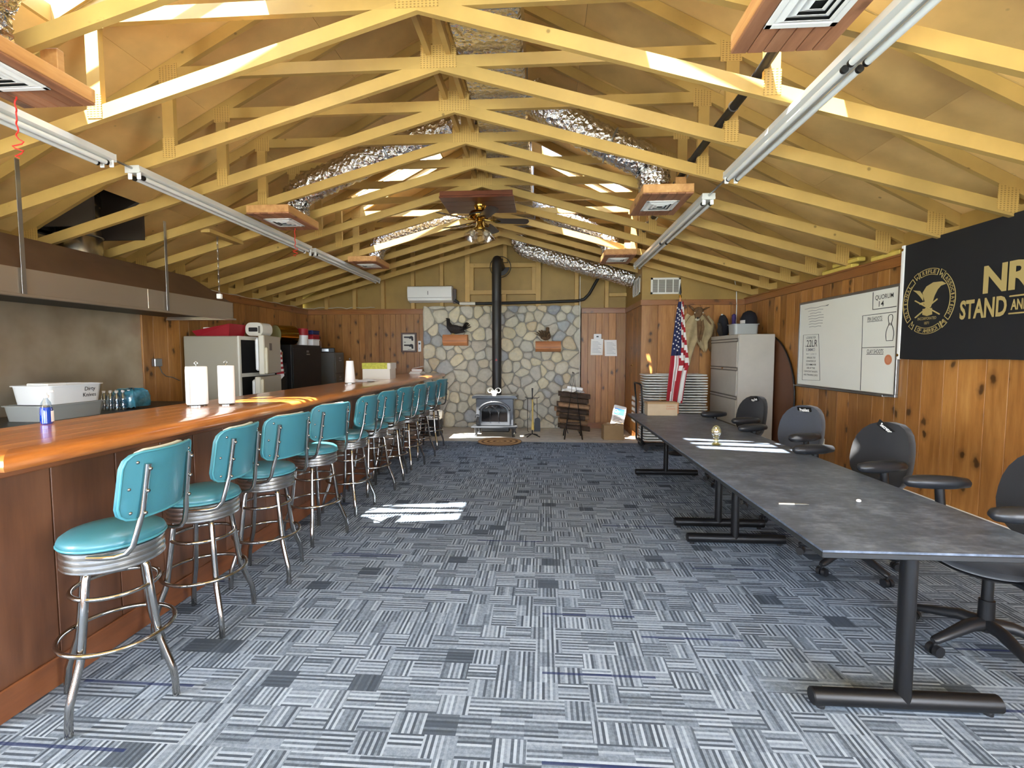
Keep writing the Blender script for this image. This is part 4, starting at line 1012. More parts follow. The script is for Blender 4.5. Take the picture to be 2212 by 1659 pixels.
for i, (h, m_, lb) in enumerate(((0.11, 'white_plastic', 'white box at the bottom of the stack on the black cabinet'), (0.08, 'red_plastic', 'red box in the middle of the stack on the black cabinet'), (0.07, 'blue_plastic', 'dark blue box on top of the stack on the black cabinet'))):
    t = thing('storage_box', lb, 'box', (-4.18, 8.26, 1.66 + (0, 0.112, 0.194)[i]), 0, 'stacked boxes on the black cabinet')
    g(m_).box(-0.15, 0.15, -0.12, 0.12, 0, h - 0.02, 0.006).obj('box_body', t); g(m_).box(-0.155, 0.155, -0.125, 0.125, h - 0.02, h, 0.004).obj('box_lid', t)
pb = thing('paper_bag', 'brown paper bag on the low black cabinet', 'bag', (-4.19, 7.2, 1.37))
g('cardboard').prism([(-0.09, 0), (0.09, 0), (0.10, 0.17), (0.06, 0.20), (-0.02, 0.18), (-0.09, 0.20)], 'xz', -0.06, 0.06).obj('bag_body', pb)
g('cardboard').tube([(-0.03, 0, 0.18), (-0.02, 0, 0.235), (0.02, 0, 0.235), (0.03, 0, 0.18)], 0.004, 5).obj('bag_handle', pb)
ra = thing('desk_radio', 'small black radio on the grey filing cabinet', 'radio', (-4.18, 9.02, 1.54), math.radians(20))
g('near_black').box(-0.13, 0.13, -0.05, 0.05, 0, 0.09, 0.01).obj('case', ra); g('galv').box(-0.10, 0.02, -0.053, -0.05, 0.02, 0.07, 0.004).obj('dial', ra); g('galv').tube([(-0.12, 0.03, 0.09), (-0.125, 0.03, 0.22)], 0.004, 5).obj('antenna', ra)

# ================================================================= ON THE BAR
def towel_roll(lab, loc, r, h, cone=1.0, sheet=True):
    t = thing('paper_towel_roll', lab, 'paper towel', loc, random.uniform(0, 6), 'paper towel rolls on the bar')
    g('dull_chrome').lathe([(r * 0.9, 0.0), (r * 0.9, 0.006), (0.01, 0.012)], 20).obj('holder_base', t, smooth=40)
    g('white_paper').lathe([(r * 0.96, 0.013), (r, 0.02), (r * cone, h - 0.006), (r * cone * 0.97, h), (0.02, h), (0.02, h - 0.02)], 28).obj('paper_roll', t, smooth=40)
    if sheet: g('white_paper').grid(lambda u, v: ((r * 1.02 + 0.012 * u * u) * math.cos(0.2 + 0.9 * u), (r * 1.02 + 0.012 * u * u) * math.sin(0.2 + 0.9 * u), 0.02 + (h - 0.04) * v), 8, 2).obj('loose_sheet', t, smooth=180)
    g('dull_chrome').tube([(0, 0, 0.012), (0, 0, h + 0.012), (0.012, 0, h + 0.024), (0.0, 0, h + 0.036), (-0.012, 0, h + 0.024), (0, 0, h + 0.012)], 0.0035, 6).obj('holder_rod', t, smooth=180)
    return t
towel_roll('left paper towel roll of the sunlit pair on the bar', (-2.49, 3.27, 1.13), 0.068, 0.285)
towel_roll('right paper towel roll of the sunlit pair on the bar', (-2.33, 3.36, 1.13), 0.054, 0.29, sheet=False)
towel_roll('lone tapering paper towel roll beside the yellow topped box', (-2.47, 5.95, 1.13), 0.066, 0.29, 0.68)
bxx = thing('yellow_topped_box', 'white cardboard box with a yellow patterned lid on the bar', 'box', (-2.50, 7.15, 1.13), math.radians(4))
g('off_white').box(-0.21, 0.20, -0.18, 0.18, 0.0, 0.16, 0.003).obj('box_body', bxx)
g('lime_pattern').box(-0.215, 0.16, -0.185, 0.185, 0.155, 0.245, 0.003).obj('box_lid', bxx); g('off_white').box(0.1605, 0.21, -0.185, 0.185, 0.155, 0.245, 0.003).obj('box_flap', bxx)
nk = thing('napkin_stack', 'crumpled white napkins lying beside the lone towel roll', 'napkins', (-2.52, 6.45, 1.13))
rw = random.Random(9)
g('white_paper').grid(lambda u, v: (-0.16 + 0.36 * u, -0.14 + 0.3 * v, 0.004 + 0.035 * abs(math.sin(5 * u + 2 * v)) * math.sin(PI * u) * math.sin(PI * v) + 0.006), 14, 10).obj('napkin', nk, smooth=180)
g('white_paper').box(-0.10, 0.12, -0.10, 0.10, 0.0, 0.012, 0.002).obj('napkin', nk)
zb = 1.13
for i, (w_, l_, h, m_, lb) in enumerate(((0.11, 0.15, 0.022, 'white_paper', 'white magazine at the bottom of the pile by the stone wall'), (0.11, 0.145, 0.02, 'off_white', 'cream magazine second from the bottom of the pile by the stone wall'), (0.10, 0.14, 0.05, 'orange_book', 'orange covered book in the pile by the stone wall'))):
    t = thing('magazine', lb, 'book', (-2.46, 9.18, zb), math.radians(8 * i - 6), 'reading pile on the bar end')
    g(m_).box(-w_, w_, -l_, l_, 0.0, 0.004).box(-w_, w_, -l_, l_, h - 0.004, h).box(-w_, -w_ + 0.004, -l_, l_, 0, h).obj('cover', t)
    g('white_paper').box(-w_ + 0.004, w_ - 0.004, -l_ + 0.004, l_ - 0.004, 0.004, h - 0.004).obj('pages', t); zb += h + 0.001
t = thing('glossy_brochure', 'glossy brochure leaning on top of the reading pile', 'book', (-2.44, 9.18, zb), math.radians(10), 'reading pile on the bar end')
T = Matrix.Rotation(math.radians(-12), 4, 'Y')
g('white_paper').box(-0.10, 0.10, -0.13, 0.13, 0.022, 0.03, 0.0, T).obj('pages', t); g('ink_faint').box(-0.08, 0.08, -0.10, 0.10, 0.0302, 0.0312, 0.0, T).obj('cover_print', t)

# ================================================================= BACK WALL AND HEARTH
def bird(name, lab, loc, mat, s, face, tail=True):
    t = thing(name, lab, 'mounted bird', loc, face)
    pts = [(-0.20, 0.05), (-0.12, 0.07), (-0.05, 0.09), (0.03, 0.105), (0.09, 0.15), (0.115, 0.225), (0.12, 0.275), (0.145, 0.29)]
    rad = [0.012, 0.05, 0.088, 0.092, 0.065, 0.036, 0.036, 0.008]
    g(mat).tube([(x * s, 0, z * s) for x, z in pts], [r * s for r in rad], 12, flat=0.85).obj('body', t, smooth=180)
    q = g(mat)
    for k in range(7):
        a_ = math.radians(-40 + 13 * k); q.add([(-0.10 * s, 0.01 * s * (k - 3), 0.09 * s), (-0.26 * s, 0.24 * s * math.sin(a_), (0.13 + 0.08 * math.cos(a_ * 2)) * s), (-0.255 * s, 0.24 * s * math.sin(a_ + 0.2), (0.135 + 0.08 * math.cos(a_ * 2)) * s), (-0.18 * s, 0.09 * s * math.sin(a_ + 0.1), 0.085 * s)], [(0, 1, 2, 3), (3, 2, 1)])
    q.obj('tail', t)
    for sd in (-1, 1):
        g(mat).ball((-0.05 * s, sd * 0.07 * s, 0.10 * s), 0.06 * s, 10, 8, (2.0, 0.35, 0.9)).obj('wing', t, smooth=180)
        g('yellow_stick').tube([(0.0, sd * 0.025 * s, 0.04 * s), (0.01 * s, sd * 0.03 * s, 0.012 * s), (0.045 * s, sd * 0.035 * s, 0.010 * s)], 0.006 * s, 6).obj('foot', t, smooth=180)
    g('near_black').tube([(0.135 * s, 0, 0.295 * s), (0.17 * s, 0, 0.288 * s)], [0.010 * s, 0.002], 6).obj('beak', t)
    return t
for x0, x1, z0, z1, lb in ((-2.03, -1.53, 1.68, 1.90, 'left half-log mantel shelf on the stone wall'), (-0.16, 0.345, 1.555, 1.765, 'right half-log mantel shelf on the stone wall')):
    t = thing('mantel_shelf', lb, 'shelf', ((x0 + x1) / 2, YB - 0.08, z0), 0, 'half-log shelves on the stone wall')
    h = z1 - z0; w_ = (x1 - x0) / 2
    prf = [(-0.02, 0.0), (-0.10, 0.015), (-0.155, 0.06), (-0.165, h * 0.5), (-0.15, h - 0.03), (-0.13, h), (0.0, h), (0.03, h * 0.5), (0.0, 0.0)]
    n = len(prf); vs = [(-w_, y, z) for y, z in prf] + [(w_, y, z) for y, z in prf]
    g('mantel_wood').add(vs, [tuple(range(n)), tuple(reversed(range(n, 2 * n)))] + [(i, (i + 1) % n, (i + 1) % n + n, i + n) for i in range(n)]).obj('half_log', t, smooth=35)
    g('dark_wood').box(-w_ + 0.01, w_ - 0.01, -0.167, -0.163, h * 0.42, h * 0.45).obj('bark_seam', t)
bird('mounted_grouse', 'dark mounted bird perched on the left mantel shelf', (-1.80, YB - 0.17, 1.897), 'bird_dark', 1.15, math.radians(165))
bird('mounted_grouse', 'brown mottled mounted bird on the right mantel shelf', (0.05, YB - 0.17, 1.762), 'bird_brown', 1.0, math.radians(75))
ac = thing('wall_air_conditioner', 'white split air conditioner head above the stone wall', 'air conditioner', (-2.29, YB - 0.02, 2.56))
prf = [(0.0, 0.0), (-0.16, 0.03), (-0.20, 0.09), (-0.205, 0.24), (-0.19, 0.30), (-0.16, 0.315), (0.0, 0.315)]
n = len(prf); vs = [(-0.45, y, z) for y, z in prf] + [(0.45, y, z) for y, z in prf]
g('white_plastic').add(vs, [tuple(range(n)), tuple(reversed(range(n, 2 * n)))] + [(i, (i + 1) % n, (i + 1) % n + n, i + n) for i in range(n)]).obj('case', ac, smooth=30)
g('ink_faint').box(-0.44, 0.44, -0.207, -0.2035, 0.083, 0.088).obj('louver_seam', ac); g('white_plastic').box(-0.40, 0.40, -0.185, -0.155, 0.028, 0.06, 0.006).obj('louver', ac)
text_part('number_one', '1', 0.11, 'ink', ac, frame_m((-0.03, -0.2085, 0.17), (1, 0, 0), (0, 0, 1)))
g('dark_wood').box(0.452, 0.52, -0.06, 0.0, -0.02, 0.27, 0.004).obj('side_bracket', ac)
ls = thing('line_set_cover', 'black insulated pipe running along the top of the stone wall', 'pipe', (0, 0, 0))
g('black_pipe').tube([(-1.80, YB - 0.12, 2.60), (-1.70, YB - 0.09, 2.535), (-1.2, YB - 0.09, 2.53), (0.0, YB - 0.09, 2.55), (0.68, YB - 0.09, 2.57), (0.80, YB - 0.09, 2.60), (0.90, YB - 0.10, 2.70), (1.10, YB - 0.26, 3.06), (1.20, YB - 0.42, 3.19)], 0.03, 8).obj('pipe_run', ls, smooth=50)
g('off_white').tube([(-1.70, YB - 0.09, 2.535), (-1.38, YB - 0.09, 2.532)], 0.033, 8).obj('white_sleeve', ls, smooth=50)
# stove
stv = thing('wood_stove', 'cast iron wood stove with arched glass door on the hearth', 'stove', (-0.885, 8.83, 0))
g('stove_iron').box(-0.345, 0.345, -0.20, 0.22, 0.20, 0.70, 0.012).obj('firebox', stv)
tp = [(-0.41, -0.26), (0.41, -0.26), (0.43, -0.10), (0.41, 0.25), (-0.41, 0.25), (-0.43, -0.10)]
g('stove_iron').prism(tp, 'xy', 0.705, 0.735).prism([(x * 0.95, y * 0.95) for x, y in tp], 'xy', 0.735, 0.752).obj('top_plate', stv)
g('stove_iron').prism([(-0.42, -0.31), (0.42, -0.31), (0.39, 0.0), (-0.39, 0.0)], 'xy', 0.175, 0.20).obj('ash_lip', stv)
g('near_black').box(-0.27, 0.27, -0.15, 0.18, 0.075, 0.175, 0.02).obj('ash_pan', stv)
def arch(w, z0, zs, rise, n=16):
    return [(-w, z0), (w, z0)] + [(w * math.cos(PI * i / n), zs + rise * math.sin(PI * i / n)) for i in range(n + 1)]
dr = g('stove_iron').prism(arch(0.275, 0.215, 0.48, 0.16), 'xz', -0.245, -0.20).obj('door', stv, smooth=30)
g('stove_glass').prism(arch(0.235, 0.285, 0.47, 0.125), 'xz', -0.249, -0.245).obj('door_glass', dr)
hoop = arch(0.275, 0.215, 0.48, 0.16)
g('stove_iron').tube([(x, -0.25, z) for x, z in hoop[2:]], 0.018, 8).obj('arch_molding', dr, smooth=180)
for cx in (-0.155, 0.0, 0.155):
    for s in (-1, 1):
        pts = [(cx + s * 0.155 / 2, -0.254, 0.285), (cx + s * 0.155 / 2, -0.254, 0.42), (cx + s * 0.06, -0.254, 0.48), (cx + s * 0.01, -0.254, 0.525), (cx - s * 0.05, -0.254, 0.56)]
        pts = [p for p in pts if abs(p[0]) < 0.232 and p[2] < 0.47 + 0.125 * math.sqrt(max(0, 1 - (p[0] / 0.235) ** 2))]
        if len(pts) > 1: g('stove_iron').tube(pts, 0.007, 6).obj('tracery', dr, smooth=180)
g('stove_iron').tube([(-0.285, -0.26, 0.40), (-0.33, -0.29, 0.41), (-0.345, -0.30, 0.36)], 0.012, 6).obj('latch', dr, smooth=180); g('dull_chrome').tube([(-0.30, -0.29, 0.25), (-0.30, -0.29, 0.38)], [0.018, 0.022], 10).obj('latch_grip', dr, smooth=50)
for sx in (-1, 1):
    for yy in (-0.23, 0.17):
        g('stove_iron').tube([(sx * 0.33, yy, 0.185), (sx * 0.345, yy, 0.12), (sx * 0.335, yy, 0.05), (sx * 0.35, yy - 0.012, 0.0)], [0.045, 0.034, 0.022, 0.03], 8).obj('leg', stv, smooth=40)
hh = thing('scroll_trivet', 'pale scrolled iron ornament standing on the stove top', 'ornament', (-0.90, 8.70, 0.752))
for s in (-1, 1):
    g('white_paint').tube([(s * (0.075 + 0.06 * (1 - k / 22 * 0.6) * math.cos(PI * 1.2 - k * 0.36)), 0, 0.085 + 0.06 * (1 - k / 22 * 0.6) * math.sin(PI * 1.2 - k * 0.36)) for k in range(22)], 0.010, 6).obj('scroll', hh, smooth=180)
g('white_paint').prism([(-0.03, 0.0), (0.03, 0.0), (0.06, 0.075), (0.0, 0.09), (-0.06, 0.075)], 'xz', -0.012, 0.012).obj('scroll_stem', hh)
sp_ = thing('stove_pipe', 'tall black stove pipe bending into the gable wall', 'pipe', (-0.875, 8.93, 0.745))
for z0, z1 in ((0.0, 0.95), (0.95, 1.75), (1.75, 2.34)):
    g('stovepipe').lathe([(0.086, z0), (0.088, z0 + 0.01), (0.088, z1 - 0.01), (0.086, z1)], 24).obj('pipe_section', sp_, smooth=40)
g('stovepipe').tube([(0, 0, 2.33), (0, 0.0, 2.42), (0.0, 0.02, 2.46), (0.0, 0.06, 2.50), (0.0, 0.11, 2.52), (0.0, 0.18, 2.52), (0.0, 0.83, 2.52)], 0.089, 24).obj('elbow', sp_, smooth=50)
g('stovepipe').lathe([(0.092, 0.0), (0.17, 0.006), (0.175, 0.018), (0.16, 0.022)], 28, T=Matrix.Translation((0, 0.82, 2.52)) @ Matrix.Rotation(PI / 2, 4, 'X')).obj('wall_thimble', sp_, smooth=40)
g('stovepipe').tube([(0.21 * math.cos(2 * PI * i / 28), 0.785, 2.52 + 0.21 * math.sin(2 * PI * i / 28)) for i in range(28)], 0.008, 6, True).obj('trim_ring', sp_, smooth=180)
g('red_plastic').prism([(-0.022, -0.02), (0.022, -0.02), (0.0, 0.028)], 'xz', -0.095, -0.086).obj('thermometer', sp_, loc=(0, 0, 0.66))
# tool set
ts = thing('fireplace_tool_set', 'black fireplace tools on a stand between stove and firewood', 'fire tools', (-0.20, 8.68, 0))
for k in range(4):
    a_ = PI / 4 + k * PI / 2 + 0.2; g('black_metal').tube([(0, 0, 0.05), (0.08 * math.cos(a_), 0.08 * math.sin(a_), 0.035), (0.17 * math.cos(a_), 0.17 * math.sin(a_), 0.009)], 0.009, 6).obj('stand_leg', ts, smooth=180)
g('black_metal').tube([(0, 0, 0.05), (0, 0, 0.78), (0, 0, 0.89)], [0.010, 0.010, 0.016], 8).obj('center_post', ts, smooth=50)
g('black_metal').tube([(-0.13, 0.0, 0.73), (-0.10, 0, 0.71), (0.10, 0, 0.71), (0.13, 0, 0.73)], 0.007, 6).tube([(0, -0.11, 0.73), (0, -0.08, 0.71), (0, 0.10, 0.71)], 0.007, 6).obj('hanger_cross', ts, smooth=180)
g('black_metal').tube([(0.085, -0.02, 0.70), (0.09, -0.03, 0.36)], 0.006, 6).prism([(0.03, 0.10), (0.15, 0.10), (0.145, 0.33), (0.10, 0.36), (0.045, 0.33)], 'xz', -0.045, -0.035).obj('shovel', ts)
g('black_metal').tube([(-0.085, 0, 0.70), (-0.085, 0, 0.10), (-0.06, 0, 0.085)], 0.007, 6).obj('poker', ts, smooth=180)
g('black_metal').tube([(0.0, 0.075, 0.70), (0.0, 0.08, 0.12)], 0.007, 6).obj('tongs', ts, smooth=180)
br = g('yellow_stick').tube([(0.005, -0.075, 0.69), (0.01, -0.085, 0.30)], 0.013, 8).obj('brush_handle', ts, smooth=50); g('yellow_stick').tube([(0.01, -0.085, 0.32), (0.012, -0.088, 0.14)], [0.014, 0.028], 8).obj('brush_bristles', br, smooth=40)
# firewood holder with individual logs
fw_ = thing('firewood_rack', 'black iron firewood holder with tall triangular ends', 'log rack', (0.535, 8.62, 0))
for yy in (-0.22, 0.20):
    q = g('black_metal'); q.tube([(-0.16, yy, 0.0), (0.0, yy, 1.18), (0.155, yy, 0.0)], 0.013, 6).tube([(-0.12, yy, 0.30), (0.115, yy, 0.30)], 0.008, 6); q.obj('end_frame', fw_, smooth=40)
g('black_metal').tube([(-0.10, -0.22, 0.12), (-0.10, 0.20, 0.12)], 0.010, 6).tube([(0.10, -0.22, 0.12), (0.10, 0.20, 0.12)], 0.010, 6).tube([(0, -0.22, 1.175), (0, 0.20, 1.175)], 0.010, 6).obj('cross_bar', fw_, smooth=40)
rl = random.Random(5); rows = [(0.195, 2), (0.292, 2), (0.389, 3), (0.486, 3), (0.583, 3), (0.68, 2), (0.777, 2)]; ln = 0
for z, cnt in rows:
    for k in range(cnt):
        L = rl.uniform(0.22, 0.30); r = rl.uniform(0.042, 0.047); yy = (k - (cnt - 1) / 2) * 0.108; tilt = -0.11; ln += 1
        lay = nth[rows.index((z, cnt))]; pos = {2: ('front', 'back'), 3: ('front', 'middle', 'back')}[cnt][k]
        t = thing('firewood_log', '%s firewood log in the %s layer from the bottom of the pile' % (pos, lay), 'log', (0.535 + rl.uniform(-0.05, 0.05), 8.61 + yy, z), rl.uniform(-0.015, 0.015), 'firewood in the log holder')
        na = 9; poly = [(r * (1 + rl.uniform(-.14, .10)) * math.cos(2 * PI * i / na), r * (1 + rl.uniform(-.16, .06)) * math.sin(2 * PI * i / na)) for i in range(na)]
        vs = [(s * L, y, zz + s * L * tilt) for s in (-1, -0.2, 0.5, 1) for y, zz in poly]; ks = list(range(na))
        fsd = [(a_ * na + i, a_ * na + (i + 1) % na, (a_ + 1) * na + (i + 1) % na, (a_ + 1) * na + i) for a_ in range(3) for i in range(na)]
        q = g(rl.choice(('bark', 'bark', 'split_wood'))); q.add(vs, fsd); q.obj('log_side', t, smooth=35)
        q = g('split_wood'); q.add(vs, [tuple(ks), tuple(3 * na + i for i in ks)]); q.obj('log_end', t)
t = thing('kindling_paper', 'crumpled white newspaper lying on top of the firewood', 'paper', (0.53, 8.60, 0.83))
g('white_paper').grid(lambda u, v: (-0.20 + 0.40 * u, -0.15 + 0.28 * v, 0.02 + 0.05 * math.sin(3 * u + 1) * math.sin(PI * v) + 0.015 * math.sin(11 * u + 7 * v)), 12, 8).obj('crumpled_sheet', t)
g('white_paper').box(-0.12, 0.16, -0.10, 0.12, 0.05, 0.10, 0.006, Matrix.Rotation(0.15, 4, 'Y')).obj('folded_sheet', t)
mt = thing('round_mat', 'round tan mat with a tree ring print in front of the stove', 'mat', (-0.745, 8.09, 0.0))
g('log_end_print').lathe([(0.375, 0.001), (0.372, 0.012), (0.30, 0.014), (0.002, 0.014)], 48).obj('mat_face', mt, smooth=40); g('dark_wood').tube([(0.375 * math.cos(2 * PI * i / 48), 0.375 * math.sin(2 * PI * i / 48), 0.008) for i in range(48)], 0.008, 6, True).obj('mat_edge', mt, smooth=180)
# cardboard box with papers and a leaning sign
cb = thing('cardboard_box', 'open cardboard box on the hearth holding a blue notice', 'box', (1.23, 8.52, 0), math.radians(3))
g('cardboard').box(-0.175, 0.175, -0.12, -0.114, 0, 0.255).box(-0.175, 0.175, 0.114, 0.12, 0, 0.255).box(-0.175, -0.169, -0.12, 0.12, 0, 0.255).box(0.169, 0.175, -0.12, 0.12, 0, 0.255).box(-0.175, 0.175, -0.12, 0.12, 0, 0.006).obj('box_body', cb)
T = Matrix.Translation((0, -0.12, 0.255)) @ Matrix.Rotation(math.radians(-65), 4, 'X')
g('cardboard').box(-0.172, 0.172, -0.003, 0.003, 0.0, 0.07, 0.0, T).obj('flap', cb)
rag = thing('crumpled_rag', 'crumpled brown rag lying in the cardboard box', 'rag', (1.22, 8.49, 0.2))
g('cardboard_light').grid(lambda u, v: (-0.14 + 0.28 * u, -0.09 + 0.18 * v, 0.06 * abs(math.sin(6 * u) * math.cos(5 * v + u)) + 0.04), 12, 8).obj('cloth', rag)
sg = thing('leaning_notice', 'white and blue notice board leaning in the cardboard box', 'sign', (1.30, 8.56, 0.20), math.radians(4))
T = Matrix.Rotation(math.radians(-14), 4, 'X') @ Matrix.Rotation(math.radians(14), 4, 'Y')
g('white_plastic').prism(rrect(-0.115, 0.115, 0.0, 0.40, 0.02, 3), 'xz', -0.004, 0.004).obj('board', sg)
g('paper_blue').prism(rrect(-0.092, 0.092, 0.23, 0.345, 0.008, 2), 'xz', -0.0052, -0.0042).obj('blue_header', sg)
g('white_plastic').tube([(-0.06 + 0.028 * math.cos(2 * PI * i / 16), -0.0058, 0.30 + 0.02 * math.sin(2 * PI * i / 16)) for i in range(16)], 0.004, 5, True).tube([(-0.03, -0.0058, 0.29), (0.01, -0.0058, 0.285)], 0.006, 5).tube([(-0.07, -0.0058, 0.258), (-0.01, -0.0058, 0.258)], 0.003, 5).obj('header_emblem', sg)
q = g('ink')
for k in range(7): q.box(-0.085, -0.085 + (0.15, 0.13, 0.16, 0.12, 0.165, 0.15, 0.16)[k], -0.0052, -0.0042, 0.205 - k * 0.027, 0.214 - k * 0.027)
q.obj('printed_lines', sg)
for o in sg.children: o.data.transform(T)
# framed pistol print, remote, papers, thermostat, thin rod
pf = thing('framed_pistol_print', 'framed print of two pistols on the pine wall', 'picture', (-2.78, YB - 0.002, 1.75))
g('dark_wood').box(-0.165, 0.165, -0.022, 0.0, -0.20, 0.20, 0.004).obj('frame', pf); g('off_white').box(-0.125, 0.125, -0.024, -0.0222, -0.165, 0.165).obj('print_sheet', pf)
gun = [(-0.105, 0.035), (0.03, 0.035), (0.04, 0.045), (0.08, 0.045), (0.10, 0.02), (0.105, -0.05), (0.085, -0.06), (0.065, -0.055), (0.055, -0.01), (0.02, -0.02), (0.01, 0.0), (-0.105, 0.005)]
for k, zz in enumerate((0.09, -0.075)): g('ink').prism([(x * 0.95, z * 0.95 + zz) for x, z in gun], 'xz', -0.0252, -0.0242).obj('pistol_drawing', pf)
g('ink').box(-0.10, -0.06, -0.0252, -0.0242, 0.0, 0.012).box(-0.02, 0.06, -0.0252, -0.0242, -0.15, -0.142).obj('caption', pf)
rc = thing('air_conditioner_remote', 'white remote control holder between pistol print and stones', 'remote', (-2.555, YB - 0.002, 1.66))
g('white_plastic').prism(rrect(-0.03, 0.03, -0.10, 0.12, 0.01, 3), 'xz', -0.022, 0.0).obj('remote_body', rc); g('ink').box(-0.018, 0.018, -0.0235, -0.022, 0.05, 0.085, 0.0).obj('display', rc)
text_part('number_one', '1', 0.06, 'ink', rc, frame_m((0, -0.0228, -0.04), (1, 0, 0), (0, 0, 1)))
for x0, z0, lb, tilt in ((0.95, 1.49, 'left notice sheet on the pine wall under the thermostat', 0.01), (1.238, 1.47, 'right notice sheet on the pine wall beside the closet', -0.015)):
    t = thing('notice_sheet', lb, 'paper', (x0 + 0.12, YB - 0.003, z0), 0, 'notices on the pine wall')
    g('white_paper').grid(lambda u, v: (-0.122 + 0.244 * u + tilt * v, -0.004 - 0.006 * v * (1 - v) * math.sin(3 * u), 0.325 * v), 6, 6).obj('sheet', t)
    q = g('ink_faint')
    for k in range(9): q.box(-0.09, 0.09 - 0.03 * (k % 3), -0.0125, -0.0118, 0.05 + 0.027 * k, 0.056 + 0.027 * k)
    q.obj('printed_lines', t)
th = thing('thermostat', 'small white thermostat above the left notice sheet', 'thermostat', (1.085, YB - 0.002, 1.86))
g('white_plastic').prism(rrect(-0.075, 0.075, -0.055, 0.055, 0.012, 3), 'xz', -0.03, 0.0).obj('case', th); g('near_black').box(-0.025, 0.02, -0.0315, -0.03, -0.012, 0.015).obj('display', th)
tag(g('white_paint').tube([(0.72, YB - 0.10, 0.35), (0.722, YB - 0.10, 3.05)], 0.006, 8).obj('thin_rod', smooth=60), 'thin white vertical rod at the right edge of the stone wall', 'rod')
ct = thing('black_crate', 'black wire crate with white papers under the far end of the bar', 'crate', (-2.12, 8.72, 0))
g('near_black').box(-0.22, 0.22, -0.16, 0.16, 0.0, 0.30, 0.01).obj('crate_body', ct); g('white_paper').box(-0.15, 0.17, -0.10, 0.12, 0.30, 0.48, 0.01, Matrix.Rotation(0.12, 4, 'Y')).obj('paper_stack', ct)
tag(g('off_white').grid(lambda u, v: (-2.35 + 0.3 * u, 8.9 + 0.25 * v, 1.1306), 1, 1).obj('bar_card'), 'small white card lying on the far end of the bar', 'card')

cw = thing('wall_top_cable', 'thin white cable lying along the top of the kitchen wall trim', 'cable', (0, 0, 0))
rc_ = random.Random(2)
g('off_white').tube([(XL + 0.01, 6.1 + 0.12 * i, ZT + 0.028 + 0.008 * math.sin(i * 1.3)) for i in range(30)] + [(XL + 0.15 + 0.1 * i, YB - 0.02, ZT + 0.03 + 0.03 * abs(math.sin(i * 0.9))) for i in range(14)], 0.006, 6).obj('cable_run', cw, smooth=180)
# ================================================================= RIGHT SIDE
def text_fit(name, body, w_, h, mat, parent, M4, bold=0.0, extrude=0.0004):
    cu = bpy.data.curves.new(name, 'FONT'); cu.body = body; cu.size = 1.0; cu.offset = bold; cu.extrude = 0.0; cu.resolution_u = 3
    to = bpy.data.objects.new(name, cu); COL.objects.link(to)
    me = bpy.data.meshes.new_from_object(to.evaluated_get(bpy.context.evaluated_depsgraph_get()))
    bpy.data.objects.remove(to, do_unlink=True); bpy.data.curves.remove(cu)
    xs = [v.co.x for v in me.vertices]; ys = [v.co.y for v in me.vertices]
    S = Matrix.Diagonal((w_ / (max(xs) - min(xs)), h / (max(ys) - min(ys)), 1, 1)) @ Matrix.Translation((-(max(xs) + min(xs)) / 2, -(max(ys) + min(ys)) / 2, 0))
    me.materials.clear(); me.materials.append(MATS[mat]); me.transform(M4 @ S)
    o = bpy.data.objects.new(name, me); COL.objects.link(o); o.parent = parent
    return o
# ---- whiteboard
wbd = thing('whiteboard', 'framed whiteboard with QUORUM 14 and shooting notes on the right wall', 'whiteboard', (XR, 5.61, 1.63))
def wl(Y, Z, off=0.0): return (-0.021 - off, Y - 5.61, Z - 1.63)
HY, HZ = 0.855, 0.51
g('whiteboard').box(-0.02, -0.002, -HY, HY, -HZ, HZ).obj('writing_surface', wbd)
g('aluminium').box(-0.028, 0.0, -HY - 0.025, HY + 0.025, HZ, HZ + 0.028, 0.003).box(-0.028, 0.0, -HY - 0.025, HY + 0.025, -HZ - 0.028, -HZ, 0.003).box(-0.028, 0.0, -HY - 0.028, -HY, -HZ, HZ, 0.003).box(-0.028, 0.0, HY, HY + 0.028, -HZ, HZ, 0.003).obj('frame', wbd)
g('aluminium').box(-0.085, -0.028, -HY + 0.06, HY, -HZ - 0.028, -HZ - 0.020, 0.002).box(-0.085, -0.080, -HY + 0.06, HY, -HZ - 0.028, -HZ - 0.008, 0.002).obj('pen_tray', wbd)
def wline(pts, r=0.0035, mat='ink', closed=False, nm='marker_line'):
    g(mat).tube([wl(y, z) for y, z in pts], r, 5, closed).obj(nm, wbd)
wline([(5.105, 2.13), (5.10, 1.955), (4.775, 1.955)], 0.004)
wline([(4.775, 1.905), (5.25, 1.905), (5.24, 1.57), (4.775, 1.575)]); wline([(5.24, 1.57), (5.235, 1.125)])
wline([(6.38, 1.75), (6.04, 1.747), (5.975, 1.19), (6.37, 1.175)], 0.0025, closed=True)
TF = lambda Y, Z: wbd.matrix_basis.inverted() @ frame_m((XR - 0.0215, Y, Z), (0, -1, 0), (0, 0, 1))
def wt(s, Y, Z, w_, h, mat='ink', bold=0.004): text_fit('handwriting', s, w_, h, mat, wbd, TF(Y, Z), bold)
wt('QUORUM', 4.945, 2.065, 0.25, 0.055); wt('14', 4.98, 2.003, 0.07, 0.055)
wt('PIN SHOOTS', 5.065, 1.862, 0.21, 0.04); wline([(5.175, 1.835), (4.955, 1.835)], 0.0025)
wt('CLAY SHOOTS', 5.04, 1.532, 0.24, 0.042); wline([(5.165, 1.503), (4.92, 1.503)], 0.0025)
pin = [(0.0, 1.0), (0.28, 0.985), (0.40, 0.93), (0.42, 0.86), (0.34, 0.76), (0.26, 0.67), (0.30, 0.60), (0.55, 0.48), (0.72, 0.35), (0.76, 0.22), (0.70, 0.10), (0.62, 0.0)]
